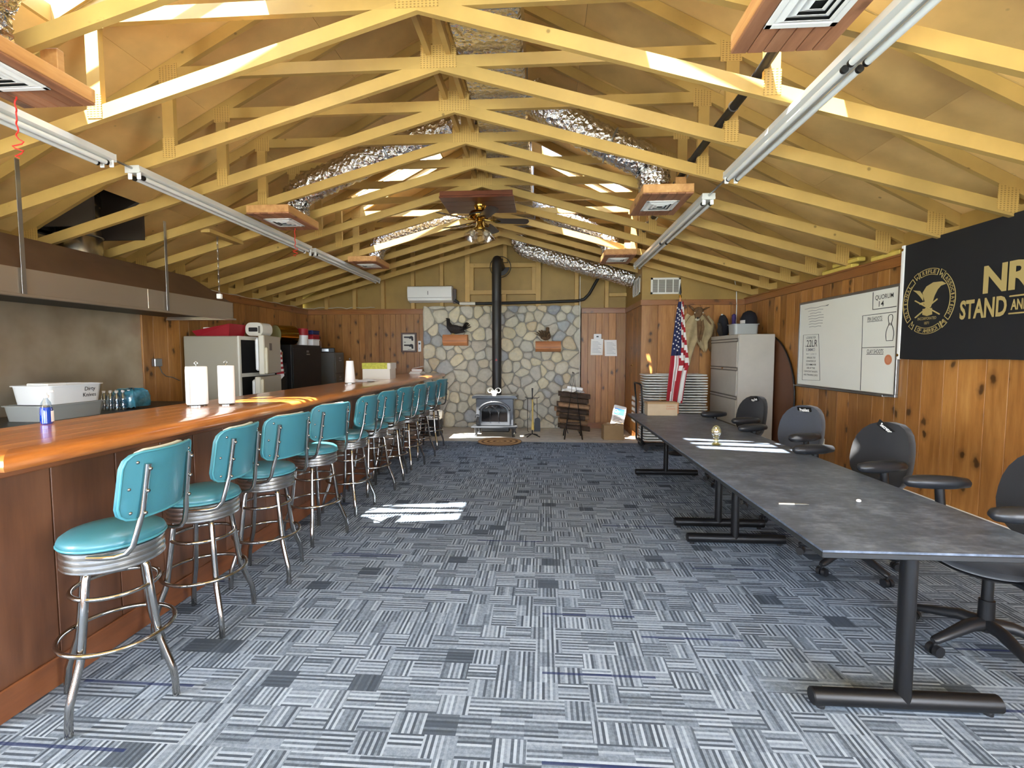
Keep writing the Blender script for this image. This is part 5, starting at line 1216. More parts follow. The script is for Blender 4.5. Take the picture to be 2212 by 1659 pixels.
wline([(4.845 + 0.07 * a_, 1.635 + 0.25 * b_) for a_, b_ in pin] + [(4.845 - 0.07 * a_, 1.635 + 0.25 * b_) for a_, b_ in reversed(pin)], 0.003, closed=True, nm='bowling_pin_drawing')
wline([(4.862, 1.80), (4.828, 1.80)], 0.003); wline([(4.862, 1.787), (4.828, 1.787)], 0.003)
g('ink_orange').lathe([(0.05, 0.0), (0.05, 0.0016), (0.002, 0.0016)], 24, T=Matrix.Translation(wl(4.85, 1.45)) @ Matrix.Rotation(-PI / 2, 4, 'Y')).obj('clay_disc_drawing', wbd)
wline([(4.85 + 0.037 * math.cos(2 * PI * i / 20), 1.45 + 0.037 * math.sin(2 * PI * i / 20)) for i in range(20)], 0.0025, 'orange_book', True)
wt('LOOKING FOR', 6.205, 1.712, 0.21, 0.028); wt('.22LR', 6.19, 1.64, 0.26, 0.085, bold=0.0)
wt('KIMMO', 6.205, 1.562, 0.20, 0.04, 'ink_faint')
for i, s in enumerate(('MAY 1 JUNE 15', 'ANNUAL FOR', 'DONATIONS OF', '.22LR AMMO FOR', 'USE AT THE', 'CUB SCOUT SHOOTS', 'AND TRAINING DAYS')):
    wt(s, 6.185, 1.505 - 0.043 * i, (0.22, 0.19, 0.21, 0.23, 0.18, 0.30, 0.31)[i], 0.022, 'ink_faint' if i == 0 else 'ink', 0.006)
for i, wd in enumerate((0.50, 0.30, 0.22, 0.32, 0.34, 0.30, 0.30, 0.24)):
    wline([(6.12 + wd / 2 + 0.02 * math.sin(i), 2.075 - 0.033 * i), (6.12 + wd / 4, 2.08 - 0.033 * i), (6.12, 2.072 - 0.033 * i), (6.12 - wd / 4, 2.08 - 0.033 * i), (6.12 - wd / 2, 2.075 - 0.033 * i)], 0.0028, 'ink_faint', nm='faint_scribble')
wline([(5.86, 2.085), (5.92, 2.078)], 0.003)
# ---- banner
bn = thing('club_banner', 'black banner with gold eagle emblem and lettering on the right wall', 'banner', (XR - 0.03, 3.8, 1.46))
B0, B1, BZ = 2.85, 4.665, 1.035
g('banner_black').grid(lambda u, v: (-0.016 - 0.004 * math.sin(9 * u + 2 * v), B0 + (B1 - B0) * u - 3.8, BZ * v - 0.006 * math.sin(PI * u * 3) * (1 - v)), 30, 8).obj('cloth', bn, smooth=180)
g('white_paper').box(-0.024, -0.004, B1 - 3.8, B1 + 0.032 - 3.8, -0.004, BZ + 0.004, 0.002).obj('hem_tape', bn)
for z in (0.035, BZ - 0.035): g('brass').lathe([(0.006, 0), (0.013, 0.002), (0.013, 0.004), (0.006, 0.005)], 12, T=Matrix.Translation((-0.026, B1 + 0.016 - 3.8, z)) @ Matrix.Rotation(-PI / 2, 4, 'Y')).obj('grommet', bn)
BF = lambda Y, Z, rot=0.0: bn.matrix_basis.inverted() @ frame_m((XR - 0.0535, Y, Z), (0, -1, 0), (0, 0, 1)) @ Matrix.Rotation(rot, 4, 'Z')
def bt(s, Yc, Zc, w_, h, bold): text_fit('banner_lettering', s, w_, h, 'banner_gold', bn, BF(Yc, Zc), bold)
bt('N', 3.757, 2.058, 0.185, 0.205, 0.035); bt('R', 3.56, 2.058, 0.185, 0.205, 0.035); bt('A', 3.355, 2.058, 0.20, 0.205, 0.035)
bt('STAND', 3.847, 1.85, 0.385, 0.15, 0.03); bt('AND', 3.56, 1.852, 0.13, 0.075, 0.03); bt('FIGHT', 3.28, 1.85, 0.385, 0.15, 0.03)
def bl_(pts, r=0.004, closed=False, nm='emblem_line'):
    g('banner_gold').tube([(-0.0235, y - 3.8, z - 1.46) for y, z in pts], r, 5, closed).obj(nm, bn)
bl_([(3.635, 1.912), (3.49, 1.912)], 0.006, nm='banner_bar'); bl_([(3.635, 1.79), (3.49, 1.79)], 0.006, nm='banner_bar')
EY, EZ = 4.365, 1.957
# ribbon ring in five pieces
for a0, a1 in ((68, 112), (-38, 50), (130, 218), (242, 302)):
    A0, A1 = math.radians(a0), math.radians(a1)
    o_ = [(EY - 0.278 * math.cos(A0 + (A1 - A0) * i / 20), EZ + 0.278 * math.sin(A0 + (A1 - A0) * i / 20)) for i in range(21)]
    i_ = [(EY - 0.228 * math.cos(A0 + (A1 - A0) * i / 20), EZ + 0.228 * math.sin(A0 + (A1 - A0) * i / 20)) for i in range(21)]
    bl_(o_ + i_[::-1], 0.003, True, 'emblem_ribbon')
for a0 in (58, 120, -50, 230, 312):
    a_ = math.radians(a0); bl_([(EY - r_2 * math.cos(a_ + d_), EZ + r_2 * math.sin(a_ + d_)) for r_2, d_ in ((0.285, -0.09), (0.285, 0.09), (0.235, 0.06), (0.26, 0.0), (0.225, -0.07))], 0.003, True, 'emblem_fold')
def ring_text(s, a_mid, span, flip=False):
    for i, chh in enumerate(s):
        if chh == ' ': continue
        t_ = (i + 0.5) / len(s) - 0.5; an = math.radians(a_mid + (span if flip else -span) * t_)
        yy, zz = EY - 0.253 * math.cos(an), EZ + 0.253 * math.sin(an)
        rot = (an - PI / 2) if not flip else (an + PI / 2)
        text_fit('emblem_lettering', chh, 0.012 if chh == 'I' else 0.026, 0.032, 'banner_gold', bn, BF(yy, zz, rot), 0.02)
ring_text('NATIONAL', 176, 72); ring_text('RIFLE', 90, 34); ring_text('ASSOCIATION', 8, 76); ring_text('OF AMERICA', 272, 50, True)
text_fit('emblem_lettering', 'INCORPORATED', 0.20, 0.024, 'banner_gold', bn, BF(EY, EZ - 0.145), 0.01); text_fit('emblem_lettering', '1871', 0.05, 0.024, 'banner_gold', bn, BF(EY, EZ - 0.185), 0.01)
def bpoly(pts, nm): g('banner_gold').prism([(EY - x - 3.8, EZ + z - 1.46) for x, z in pts], 'yz', -0.0245, -0.0225).obj(nm, bn)
bpoly([(-0.03, 0.0), (-0.06, 0.08), (-0.02, 0.13), (0.05, 0.155), (0.14, 0.15), (0.185, 0.125), (0.13, 0.115), (0.10, 0.09), (0.07, 0.04), (0.05, -0.02), (0.035, -0.055), (0.0, -0.06), (-0.03, -0.03), (-0.05, 0.0)], 'eagle_wing')
bpoly([(-0.05, 0.055), (-0.09, 0.10), (-0.17, 0.115), (-0.13, 0.09), (-0.09, 0.055), (-0.05, 0.01)], 'eagle_wing')
bpoly([(-0.05, 0.0), (-0.075, -0.005), (-0.09, -0.02), (-0.07, -0.022), (-0.04, -0.03)], 'eagle_head')
bpoly([(-0.05, -0.06), (0.05, -0.06), (0.055, -0.115), (0.0, -0.125), (-0.05, -0.11)], 'emblem_shield')
bl_([(EY + 0.14, EZ + 0.02), (EY - 0.13, EZ - 0.12)], 0.006, nm='crossed_rifle'); bl_([(EY - 0.10, EZ + 0.01), (EY + 0.13, EZ - 0.13)], 0.006, nm='crossed_rifle')
# ---- heater, outlet, insulation batts on the wall ledge
ht = thing('baseboard_heater', 'long white baseboard heater along the right wall', 'heater', (XR, 2.6, 0.0))
g('white_paint').box(-0.065, 0.0, -2.0, 2.0, 0.05, 0.06, 0.002).box(-0.065, -0.058, -2.0, 2.0, 0.06, 0.19, 0.002).box(-0.012, 0.0, -2.0, 2.0, 0.05, 0.255).obj('housing', ht)
q = g('white_paint'); q.add([(-0.066, -2.0, 0.215), (-0.066, 2.0, 0.215), (-0.006, 2.0, 0.258), (-0.006, -2.0, 0.258), (-0.066, -2.0, 0.205), (-0.066, 2.0, 0.205), (-0.006, 2.0, 0.248), (-0.006, -2.0, 0.248)], [(0, 1, 2, 3), (7, 6, 5, 4), (0, 4, 5, 1), (1, 5, 6, 2), (2, 6, 7, 3), (3, 7, 4, 0)]).obj('top_louver', ht)
for s in (-1, 1): g('white_paint').box(-0.068, 0.0, s * 2.0, s * 2.06, 0.0, 0.258, 0.004).obj('end_cap', ht)
ou = thing('wall_outlet', 'ivory wall outlet on the pine wall between two chairs', 'outlet', (XR - 0.0, 5.90, 0.44))
g('off_white').box(-0.007, 0.0, -0.038, 0.038, -0.06, 0.06, 0.003).obj('cover_plate', ou)
for z in (-0.022, 0.022): g('putty_dark').box(-0.009, -0.007, -0.014, 0.014, z - 0.013, z + 0.013, 0.002).obj('receptacle', ou)
for k, (y0, y1, z0, lb) in enumerate(((5.45, 6.0, 0.0, 'lower yellow insulation batt lying on the right wall ledge'), (5.35, 5.80, 0.05, 'upper yellow insulation batt lying on the right wall ledge'), (4.75, 5.15, 0.0, 'yellow insulation batt on the wall ledge next to the banner'))):
    t = thing('insulation_batt', lb, 'insulation', (XR - 0.0, (y0 + y1) / 2, ZT + 0.022 + z0), 0, 'insulation on the wall ledge')
    h = (y1 - y0) / 2; g('insulation').grid(lambda u, v: (-0.035 + 0.09 * u, -h + 2 * h * v, 0.045 + 0.006 * math.sin(9 * v + 5 * u)), 3, 8).box(-0.035, 0.05, -h, h, 0.0, 0.04, 0.008).obj('batt', t)
# ---- putty lateral filing cabinet with things on it
fc = thing('lateral_filing_cabinet', 'tall putty coloured lateral filing cabinet in the right corner', 'cabinet', (0, 0, 0))
g('putty_metal').box(2.765, 3.26, 6.98, 8.07, 0.0, 1.79, 0.006).obj('cabinet_body', fc)
g('putty_metal').box(2.75, 2.765, 6.98, 8.07, 1.735, 1.79, 0.004).obj('top_rail', fc)
for i in range(4):
    z0 = 0.075 + 0.415 * i
    d = g('putty_metal').box(2.748, 2.765, 7.0, 8.05, z0, z0 + 0.36, 0.005).obj('drawer', fc)
    g('putty_dark').box(2.752, 2.766, 7.0, 8.05, z0 + 0.362, z0 + 0.412).obj('drawer_gap', d)
    g('putty_metal').box(2.742, 2.75, 7.0, 8.05, z0 + 0.375, z0 + 0.398, 0.003).obj('pull_rail', d)
g('brass').box(2.738, 2.75, 7.50, 7.55, 1.285, 1.305, 0.003).obj('card_holder', fc)
pbx = thing('clear_plastic_bin', 'clear plastic bin on the putty filing cabinet', 'bin', (2.90, 7.19, 1.79), math.radians(90))
tub(g('clear_bin'), 0.33, 0.24, 0.15, 0.04, 0.004, 1.08).obj('tub', pbx, smooth=40)
dkk = thing('mounted_duck', 'mounted dark duck standing upright at the cabinet edge', 'mounted bird', (2.89, 7.93, 1.79), math.radians(200))
g('cap_black').tube([(0, 0, 0.004), (-0.01, 0, 0.06), (0.0, 0, 0.16), (0.01, 0, 0.27), (0.02, 0, 0.33), (0.02, 0, 0.355)], [0.05, 0.075, 0.085, 0.070, 0.045, 0.01], 12).obj('body', dkk, smooth=180)
g('bird_dark').tube([(0.06, 0.02, 0.02), (0.085, 0.02, 0.09), (0.08, 0.02, 0.16), (0.10, 0.02, 0.20), (0.13, 0.02, 0.215)], [0.03, 0.045, 0.035, 0.026, 0.004], 10).obj('breast', dkk, smooth=180)
g('white_paint').ball((0.03, 0.0, 0.345), 0.02, 8, 6).obj('crest', dkk, smooth=180)
pt_ = thing('purple_bottle', 'purple pin shaped bottle behind the clear bin', 'bottle', (2.97, 7.72, 1.79))
g('cap_purple').lathe([(0.04, 0.0), (0.05, 0.05), (0.045, 0.14), (0.026, 0.22), (0.032, 0.28), (0.030, 0.33), (0.01, 0.345)], 14).obj('bottle_body', pt_, smooth=60)
cp = thing('baseball_cap', 'dark cap with white lettering resting on a white helmet', 'cap', (3.12, 7.53, 1.79), math.radians(195))
g('white_plastic').lathe([(0.10, 0.0), (0.115, 0.06), (0.10, 0.14), (0.06, 0.17)], 18).obj('helmet_form', cp, smooth=60)
g('cap_black').lathe([(0.112, 0.115), (0.122, 0.18), (0.115, 0.27), (0.085, 0.34), (0.03, 0.375), (0.004, 0.378)], 20).obj('crown', cp, smooth=60)
g('cap_black').grid(lambda u, v: (0.10 + 0.10 * v, (-0.10 + 0.20 * u) * (1 - 0.3 * v * v), 0.135 - 0.05 * v - 0.03 * (2 * u - 1) ** 2), 8, 4).obj('bill', cp, smooth=180)
g('flag_white').grid(lambda u, v: (0.124 * math.cos(0.5 - 1.0 * u), 0.124 * math.sin(0.5 - 1.0 * u), 0.18 + 0.05 * v), 6, 2).obj('front_patch', cp)
rt = thing('folded_round_table', 'brown round table top leaning on edge behind the filing cabinet', 'table', (XR - 0.035, 7.42, 0.90))
g('round_table_brown').lathe([(0.88, -0.015), (0.90, -0.01), (0.90, 0.01), (0.88, 0.015)], 56, T=Matrix.Rotation(-PI / 2, 4, 'Y')).obj('table_top', rt, smooth=40)
g('near_black').tube([(-0.0, 0.903 * math.cos(2 * PI * i / 56), 0.903 * math.sin(2 * PI * i / 56)) for i in range(56)], 0.012, 6, True).obj('edge_band', rt, smooth=180)
# ---- stack of folding chairs on a cart
crt = thing('chair_cart', 'black hand cart under the stack of white folding chairs', 'cart', (2.05, 7.72, 0))
g('black_metal').box(-0.50, 0.50, -0.24, -0.20, 0.10, 0.128, 0.004).box(-0.50, 0.50, 0.20, 0.24, 0.10, 0.128, 0.004).box(-0.52, -0.46, -0.24, 0.24, 0.10, 0.128, 0.004).box(0.46, 0.50, -0.24, 0.24, 0.10, 0.128, 0.004).obj('deck_frame', crt)
g('black_metal').tube([(-0.515, -0.23, 0.12), (-0.53, -0.30, 0.75), (-0.555, -0.33, 1.02), (-0.57, -0.30, 1.05), (-0.57, 0.14, 1.05), (-0.555, 0.20, 1.02), (-0.53, 0.20, 0.75), (-0.515, 0.20, 0.12)], 0.014, 8).obj('push_handle', crt, smooth=50)
for sx in (-0.44, 0.44):
    for sy in (-0.20, 0.20): g('black_plastic').tube([(sx, sy - 0.018, 0.05), (sx, sy + 0.018, 0.05)], 0.05, 14).tube([(sx, sy, 0.05), (sx, sy, 0.105)], 0.012, 6).obj('caster', crt, smooth=40)
fch = thing('folding_chair', 'white folding chair lowest in the flat stack, lying on the cart', 'chair', (2.05, 7.72, 0.137), 0, 'white folding chairs stacked flat')
pts = [(x * 0.47, y * 0.215, 0.020) for x, y in arc(0.92, -0.88, 0.08, -PI / 2, 0, 3) + arc(0.92, 0.88, 0.08, 0, PI / 2, 3) + arc(-0.80, 0.8, 0.2, PI / 2, PI, 4) + arc(-0.80, -0.8, 0.2, PI, 1.5 * PI, 4)]
g('chair_resin').tube(pts, 0.0115, 8, True).obj('frame', fch, smooth=60)
g('chair_resin').box(-0.02, 0.40, -0.185, 0.185, 0.014, 0.028, 0.004).obj('seat', fch); g('chair_resin').box(-0.44, -0.20, -0.185, 0.185, 0.014, 0.028, 0.005).obj('backrest', fch)
g('chair_resin').tube([(-0.05, -0.185, 0.016), (0.44, -0.17, 0.016)], 0.007, 6).tube([(-0.05, 0.185, 0.016), (0.44, 0.17, 0.016)], 0.007, 6).obj('leg', fch, smooth=50)
rk = random.Random(3); NCH = 26; ORD = nth + 'thirteenth fourteenth fifteenth sixteenth seventeenth eighteenth nineteenth twentieth twenty-first twenty-second twenty-third twenty-fourth twenty-fifth twenty-sixth'.split()
for k in range(1, NCH): dup(fch, (2.05 + rk.uniform(-0.012, 0.012), 7.72 + rk.uniform(-0.012, 0.012), 0.137 + 0.041 * k), rk.uniform(-0.01, 0.01), 'white folding chair on top of the stack, under the deer hide' if k == NCH - 1 else 'white folding chair, %s from the bottom of the flat stack' % ORD[k])
# ---- flag on a pole
fgp = thing('flag_on_pole', 'american flag hanging from a pole with spear finial', 'flag', (2.02, 7.28, 0.0))
g('black_metal').lathe([(0.14, 0.0), (0.145, 0.015), (0.06, 0.04), (0.03, 0.07), (0.022, 0.10)], 20).obj('pole_base', fgp, smooth=40)
g('mantel_wood').tube([(0, 0, 0.08), (0, 0, 2.34)], 0.013, 10).obj('pole', fgp, smooth=50); g('brass').tube([(0, 0, 2.34), (0, 0, 2.38)], 0.018, 10).obj('collar', fgp, smooth=50)
g('black_metal').lathe([(0.006, 2.38), (0.018, 2.42), (0.012, 2.48), (0.001, 2.56)], 8, T=Matrix.Diagonal((1, 0.5, 1, 1))).obj('spear_finial', fgp, smooth=40)
NU, NVv = 26, 40; q = G()
for nm in ('flag_red', 'flag_white', 'flag_blue'): q.use(nm)
def flag_pt(u, v):
    z = 2.28 - 1.50 * v; left = -0.035 - 0.145 * v ** 0.75; right = 0.035 + 0.10 * min(1, v / 0.62) ** 1.3 - (0.10 * max(0, (v - 0.62) / 0.38) ** 0.7)
    x = left + (right - left) * u; y = -0.035 + 0.035 * math.sin(u * 15 + 2 * v) * (0.35 + 0.65 * v) - 0.02 * u
    zz = z - 0.11 * v * (1 - u) * 0.2 - (0.05 if False else 0)
    return (x, y, zz)
vs = [flag_pt(i / NU, j / NVv) for j in range(NVv + 1) for i in range(NU + 1)]; o = 0; q.v += vs
for j in range(NVv):
    for i in range(NU):
        u, v = (i + .5) / NU, (j + .5) / NVv
        if v < 0.52 and u < 0.62 - 0.10 * max(0, v - 0.2): m_ = 2
        elif u > 0.5 and v < 0.68: m_ = int((v * 1.0 - 0.14 * u + 2) / 0.062) % 2
        else: m_ = int((u + 0.10 * v) / 0.26) % 2 if v > 0.52 else 1
        q.f.append((j * (NU + 1) + i, j * (NU + 1) + i + 1, (j + 1) * (NU + 1) + i + 1, (j + 1) * (NU + 1) + i)); q.m.append(m_)
q.obj('flag_cloth', fgp, smooth=180)
rk = random.Random(8); q = g('flag_white')
for k in range(26):
    u, v = (0.06 + 0.5 * ((k * 0.382) % 1)), 0.06 + 0.43 * k / 26
    c_ = Vector(flag_pt(u, v)); c_.y -= 0.012
    st_ = [(c_.x + (0.016 if i % 2 == 0 else 0.007) * math.sin(PI * i / 5), c_.z + (0.016 if i % 2 == 0 else 0.007) * math.cos(PI * i / 5)) for i in range(10)]
    q.prism(st_, 'xz', c_.y - 0.001, c_.y + 0.001)
q.obj('stars', fgp)
# ---- deer hide on the closet wall
hi = thing('deer_hide', 'tanned deer hide with head and ears hanging on the closet wall', 'animal hide', (2.55, CY - 0.035, 1.22))
rh = random.Random(12)
def drape(xt, zt, pts_w, mat, nm, yoff, ph):
    # pts_w: list of (z, xc, halfwidth)
    def f(u, v):
        k = v * (len(pts_w) - 1); i = min(int(k), len(pts_w) - 2); t_ = k - i
        z = pts_w[i][0] * (1 - t_) + pts_w[i + 1][0] * t_; xc = pts_w[i][1] * (1 - t_) + pts_w[i + 1][1] * t_; hw = pts_w[i][2] * (1 - t_) + pts_w[i + 1][2] * t_
        w2 = 2 * u - 1
        return (xc + w2 * hw, -yoff - 0.05 * math.sqrt(max(0, 1 - w2 * w2)) - 0.015 * math.sin(w2 * 6 + ph + v * 4), z + 0.02 * math.sin(w2 * 5 + ph))
    g(mat).grid(f, 14, 16).obj(nm, hi, smooth=180)
drape(0, 0, [(0.94, -0.06, 0.12), (0.80, -0.10, 0.17), (0.62, -0.13, 0.17), (0.45, -0.15, 0.13), (0.30, -0.17, 0.10), (0.15, -0.16, 0.06), (0.0, -0.17, 0.02)], 'hide', 'hide_fold', 0.04, 0.5)
drape(0, 0, [(0.92, 0.06, 0.12), (0.80, 0.12, 0.16), (0.62, 0.14, 0.13), (0.50, 0.10, 0.09), (0.40, 0.13, 0.07), (0.33, 0.13, 0.02)], 'hide', 'hide_fold', 0.03, 2.0)
drape(0, 0, [(0.93, 0.10, 0.06), (0.78, 0.22, 0.08), (0.62, 0.26, 0.07), (0.45, 0.25, 0.06), (0.33, 0.24, 0.02)], 'hide_fur', 'hide_fold', 0.01, 1.0)
drape(0, 0, [(0.90, -0.13, 0.07), (0.75, -0.22, 0.06), (0.60, -0.25, 0.05), (0.42, -0.24, 0.03)], 'hide_fur', 'hide_fold', 0.015, 1.6)
drape(0, 0, [(0.85, 0.03, 0.05), (0.70, 0.05, 0.06), (0.58, 0.04, 0.045), (0.50, 0.04, 0.02)], 'hide_fur', 'hide_fold', 0.075, 3.0)
g('hide_fur').tube([(0.02, -0.05, 1.02), (0.0, -0.10, 1.0), (-0.02, -0.14, 0.95), (-0.035, -0.16, 0.89), (-0.04, -0.165, 0.86)], [0.05, 0.075, 0.065, 0.04, 0.03], 12).obj('deer_face', hi, smooth=180)
g('hide_pale').ball((-0.04, -0.18, 0.855), 0.032, 10, 8, (1.2, 0.8, 0.8)).obj('muzzle', hi, smooth=180); g('near_black').ball((-0.045, -0.205, 0.875), 0.016, 8, 6).obj('nose', hi, smooth=180)
for s in (-1, 1):
    g('hide_fur').tube([(s * 0.06, -0.06, 1.0), (s * 0.13, -0.07, 1.045), (s * 0.19, -0.07, 1.065)] if s > 0 else [(-0.06, -0.06, 1.0), (-0.10, -0.07, 1.05), (-0.115, -0.07, 1.08)], [0.02, 0.035, 0.004], 8, flat=0.45).obj('ear', hi, smooth=180)
    g('hide_pale').ball((s * 0.055 - 0.01, -0.155, 0.965), 0.02, 8, 6, (1.3, 0.5, 0.7)).obj('eye_rim', hi, smooth=180)
# ---- vents, wire, small closet hardware
def grille(lab, M4, w_, h, nb):
    t = thing('return_grille', lab, 'vent', (0, 0, 0), 0, 'white return grilles on the closet')
    q = g('white_paint')
    for a0, a1, b0, b1 in ((-w_, w_, -h, -h + 0.03), (-w_, w_, h - 0.03, h), (-w_, -w_ + 0.03, -h, h), (w_ - 0.03, w_, -h, h)): q.box(a0, a1, b0, b1, 0.0, 0.012, 0.0, M4)
    q.obj('frame', t)
    for i in range(1, nb): x = -w_ + 2 * w_ * i / nb; g('white_paint').box(x - 0.008, x + 0.008, -h, h, 0.0, 0.011, 0.0, M4).obj('mullion', t)
    g('grey_metal').box(-w_ + 0.01, w_ - 0.01, -h + 0.01, h - 0.01, 0.0005, 0.003, 0.0, M4).obj('backing', t)
    q = g('putty_metal'); k = -h + 0.04
    while k < h - 0.03: q.box(-w_ + 0.02, w_ - 0.02, k, k + 0.006, 0.003, 0.008, 0.0, M4); k += 0.014
    q.obj('louvers', t)
    return t
grille('large white return grille on the closet front above the flag', frame_m((2.04, CY - 0.001, 2.65), (1, 0, 0), (0, 0, 1)), 0.245, 0.135, 4)
grille('narrow white return grille on the closet side wall', frame_m((CX - 0.001, 8.70, 2.69), (0, -1, 0), (0, 0, 1)), 0.31, 0.15, 4)
tag(g('white_paint').tube([(3.20, CY - 0.012, 1.80), (3.205, CY - 0.012, 2.3), (3.19, CY - 0.03, 2.46), (3.195, CY - 0.012, 2.56), (3.16, CY - 0.012, 2.74)], 0.008, 6).obj('wall_cable', smooth=180), 'white cable running up the closet wall behind the caps', 'cable')
hp = thing('door_hasp', 'small brass hasp on the closet side wall', 'hasp', (CX, 9.0, 1.30))
g('brass').box(-0.006, 0.0, -0.05, 0.05, -0.02, 0.02, 0.002).obj('plate', hp); g('brass').tube([(-0.006, -0.02, 0.0), (-0.03, -0.02, 0.0), (-0.03, 0.02, 0.0), (-0.006, 0.02, 0.0)], 0.005, 6).obj('staple', hp)
# ---- on the tables
cbt = thing('table_box', 'small cardboard box on the far end of the tables', 'box', (1.48, 6.10, 0.74), math.radians(2))
g('cardboard_light').box(-0.185, 0.185, -0.08, 0.08, 0.0, 0.16, 0.003).obj('box_body', cbt); g('cardboard').box(-0.19, 0.19, -0.085, 0.085, 0.145, 0.168, 0.002).obj('box_lid', cbt)
for i, wd in enumerate((0.10, 0.11)): text_fit('stamped_print', ('Supper', 'Comments')[i], wd, 0.022, 'orange_book', cbt, frame_m((0.10, -0.0808, 0.118 - 0.03 * i), (1, 0, 0), (0, 0, 1)))
eg = thing('glass_egg', 'glass egg on a turned glass stand on the table', 'ornament', (1.455, 4.09, 0.74))
g('trophy_glass').lathe([(0.034, 0.0), (0.036, 0.006), (0.022, 0.018), (0.016, 0.03), (0.026, 0.045), (0.020, 0.056), (0.030, 0.068)], 20).obj('stand', eg, smooth=60)
g('trophy_glass').lathe([(0.004, 0.0685), (0.028, 0.076), (0.040, 0.098), (0.041, 0.115), (0.035, 0.138), (0.022, 0.157), (0.008, 0.165), (0.001, 0.166)], 24).obj('egg', eg, smooth=180)
pn = thing('ballpoint_pen', 'grey ballpoint pen lying on the near table', 'pen', (1.27, 2.46, 0.745), math.radians(-2))
g('putty_metal').tube([(-0.075, 0, 0), (0.0, 0, 0)], 0.005, 8).obj('barrel', pn, smooth=50); g('grey_metal').tube([(0.0, 0, 0), (0.055, 0, 0), (0.07, 0, 0)], [0.0052, 0.0045, 0.001], 8).obj('grip', pn, smooth=50)
tag(g('white_paint').ball((0, 0, 0), 0.012, 8, 6, (1.1, 0.8, 0.7)).obj('pebble', smooth=180, loc=(1.625, 2.53, 0.748)), 'small white pebble lying on the near table', 'pebble')
# ================================================================= UNDER THE ROOF
tk = thing('trunk_duct', 'foil wrapped rectangular trunk duct under the ridge', 'duct', (-0.415, 0, 3.76))
y = 2.0; k = 0
while y < 8.55:
    y1 = min(y + 1.24, 8.6); g('duct_foil').box(-0.255, 0.255, y, y1 - 0.012, 0.0, 0.40, 0.02).obj('duct_section', tk); g('galv').box(-0.262, 0.262, y1 - 0.02, y1 + 0.008, -0.007, 0.407, 0.002).obj('seam_flange', tk); y = y1
def smooth_path(pts, n=5):
    P = [Vector(p) for p in pts]; P = [P[0]] + P + [P[-1]]; out = []
    for i in range(1, len(P) - 2):
        for j in range(n):
            t = j / n; a, b, c, d = P[i - 1], P[i], P[i + 1], P[i + 2]
            out.append(0.5 * ((2 * b) + (c - a) * t + (2 * a - 5 * b + 4 * c - d) * t * t + (3 * b - a - 3 * c + d) * t ** 3))
    out.append(P[-2]); return out
rf = random.Random(31)
def flex(lab, pts, r, straps=()):
    t = thing('flexible_duct', lab, 'duct', (0, 0, 0), 0, 'foil flexible ducts')
    path = smooth_path(pts, 14); rad = [r * (1 + (0.045 if i % 2 else -0.02) + rf.uniform(-0.03, 0.03)) for i in range(len(path))]
    o = G().use('duct_foil').tube(path, rad, 18)
    for i in range(len(o.v)):
        v = o.v[i]; o.v[i] = (v[0] + rf.uniform(-.006, .006), v[1] + rf.uniform(-.006, .006), v[2] + rf.uniform(-.006, .006))
    o.obj('duct_sleeve', t, smooth=70)
    for f in straps:
        p = path[int(f * (len(path) - 1))]; d = (path[int(f * (len(path) - 1)) + 1] - path[int(f * (len(path) - 1)) - 1]).normalized()
        u = d.cross(Vector((0, 1, 0))).normalized(); w_ = d.cross(u)
        g('galv').tube([p + (u * math.cos(2 * PI * i / 20) + w_ * math.sin(2 * PI * i / 20)) * (r * 1.05) for i in range(20)], 0.010, 5, True).obj('strap', t)
    return t
flex('foil duct sagging left to the middle diffuser above the stools', [(-0.71, 5.23, 3.95), (-1.0, 5.23, 3.92), (-1.62, 5.23, 3.72), (-1.72, 5.23, 3.70), (-2.2, 5.23, 3.50), (-2.58, 5.23, 3.34), (-2.74, 5.23, 3.22), (-2.76, 5.23, 3.045)], 0.15, (0.42,))
flex('foil duct running right to the middle diffuser over the tables', [(-0.13, 4.60, 3.93), (0.05, 4.60, 3.78), (0.45, 4.60, 3.52), (0.75, 4.60, 3.37), (0.97, 4.62, 3.25), (1.03, 4.63, 3.045)], 0.145, (0.5,))
flex('foil duct sagging left to the far diffuser behind the fan', [(-0.71, 7.72, 3.92), (-1.2, 7.72, 3.70), (-1.9, 7.72, 3.60), (-2.4, 7.72, 3.44), (-2.68, 7.72, 3.28), (-2.75, 7.70, 3.045)], 0.14, (0.45,))
flex('foil duct running right to the far diffuser behind the fan', [(-0.13, 7.70, 3.93), (0.10, 7.70, 3.72), (0.45, 7.70, 3.58), (0.80, 7.68, 3.40), (1.0, 7.62, 3.26), (1.05, 7.58, 3.045)], 0.14, (0.5,))
flex('foil duct slanting from the trunk end into the closet wall', [(-0.45, 8.64, 3.93), (-0.46, 8.76, 3.84), (-0.47, 8.90, 3.62), (-0.35, 8.96, 3.46), (0.0, 8.96, 3.34), (0.7, 8.96, 3.14), (1.3, 8.96, 2.98), (1.635, 8.96, 2.87)], 0.155)
flex('foil duct dropping to the near left diffuser at the frame corner', [(-0.71, 2.12, 3.95), (-1.5, 2.12, 3.80), (-2.2, 2.14, 3.54), (-2.60, 2.2, 3.32), (-2.74, 2.24, 3.22), (-2.76, 2.24, 3.045)], 0.125)
flex('foil duct behind the near right diffuser', [(-0.13, 2.12, 3.95), (0.4, 2.12, 3.62), (0.85, 2.12, 3.34), (1.04, 2.10, 3.24), (1.06, 2.10, 3.045)], 0.125)
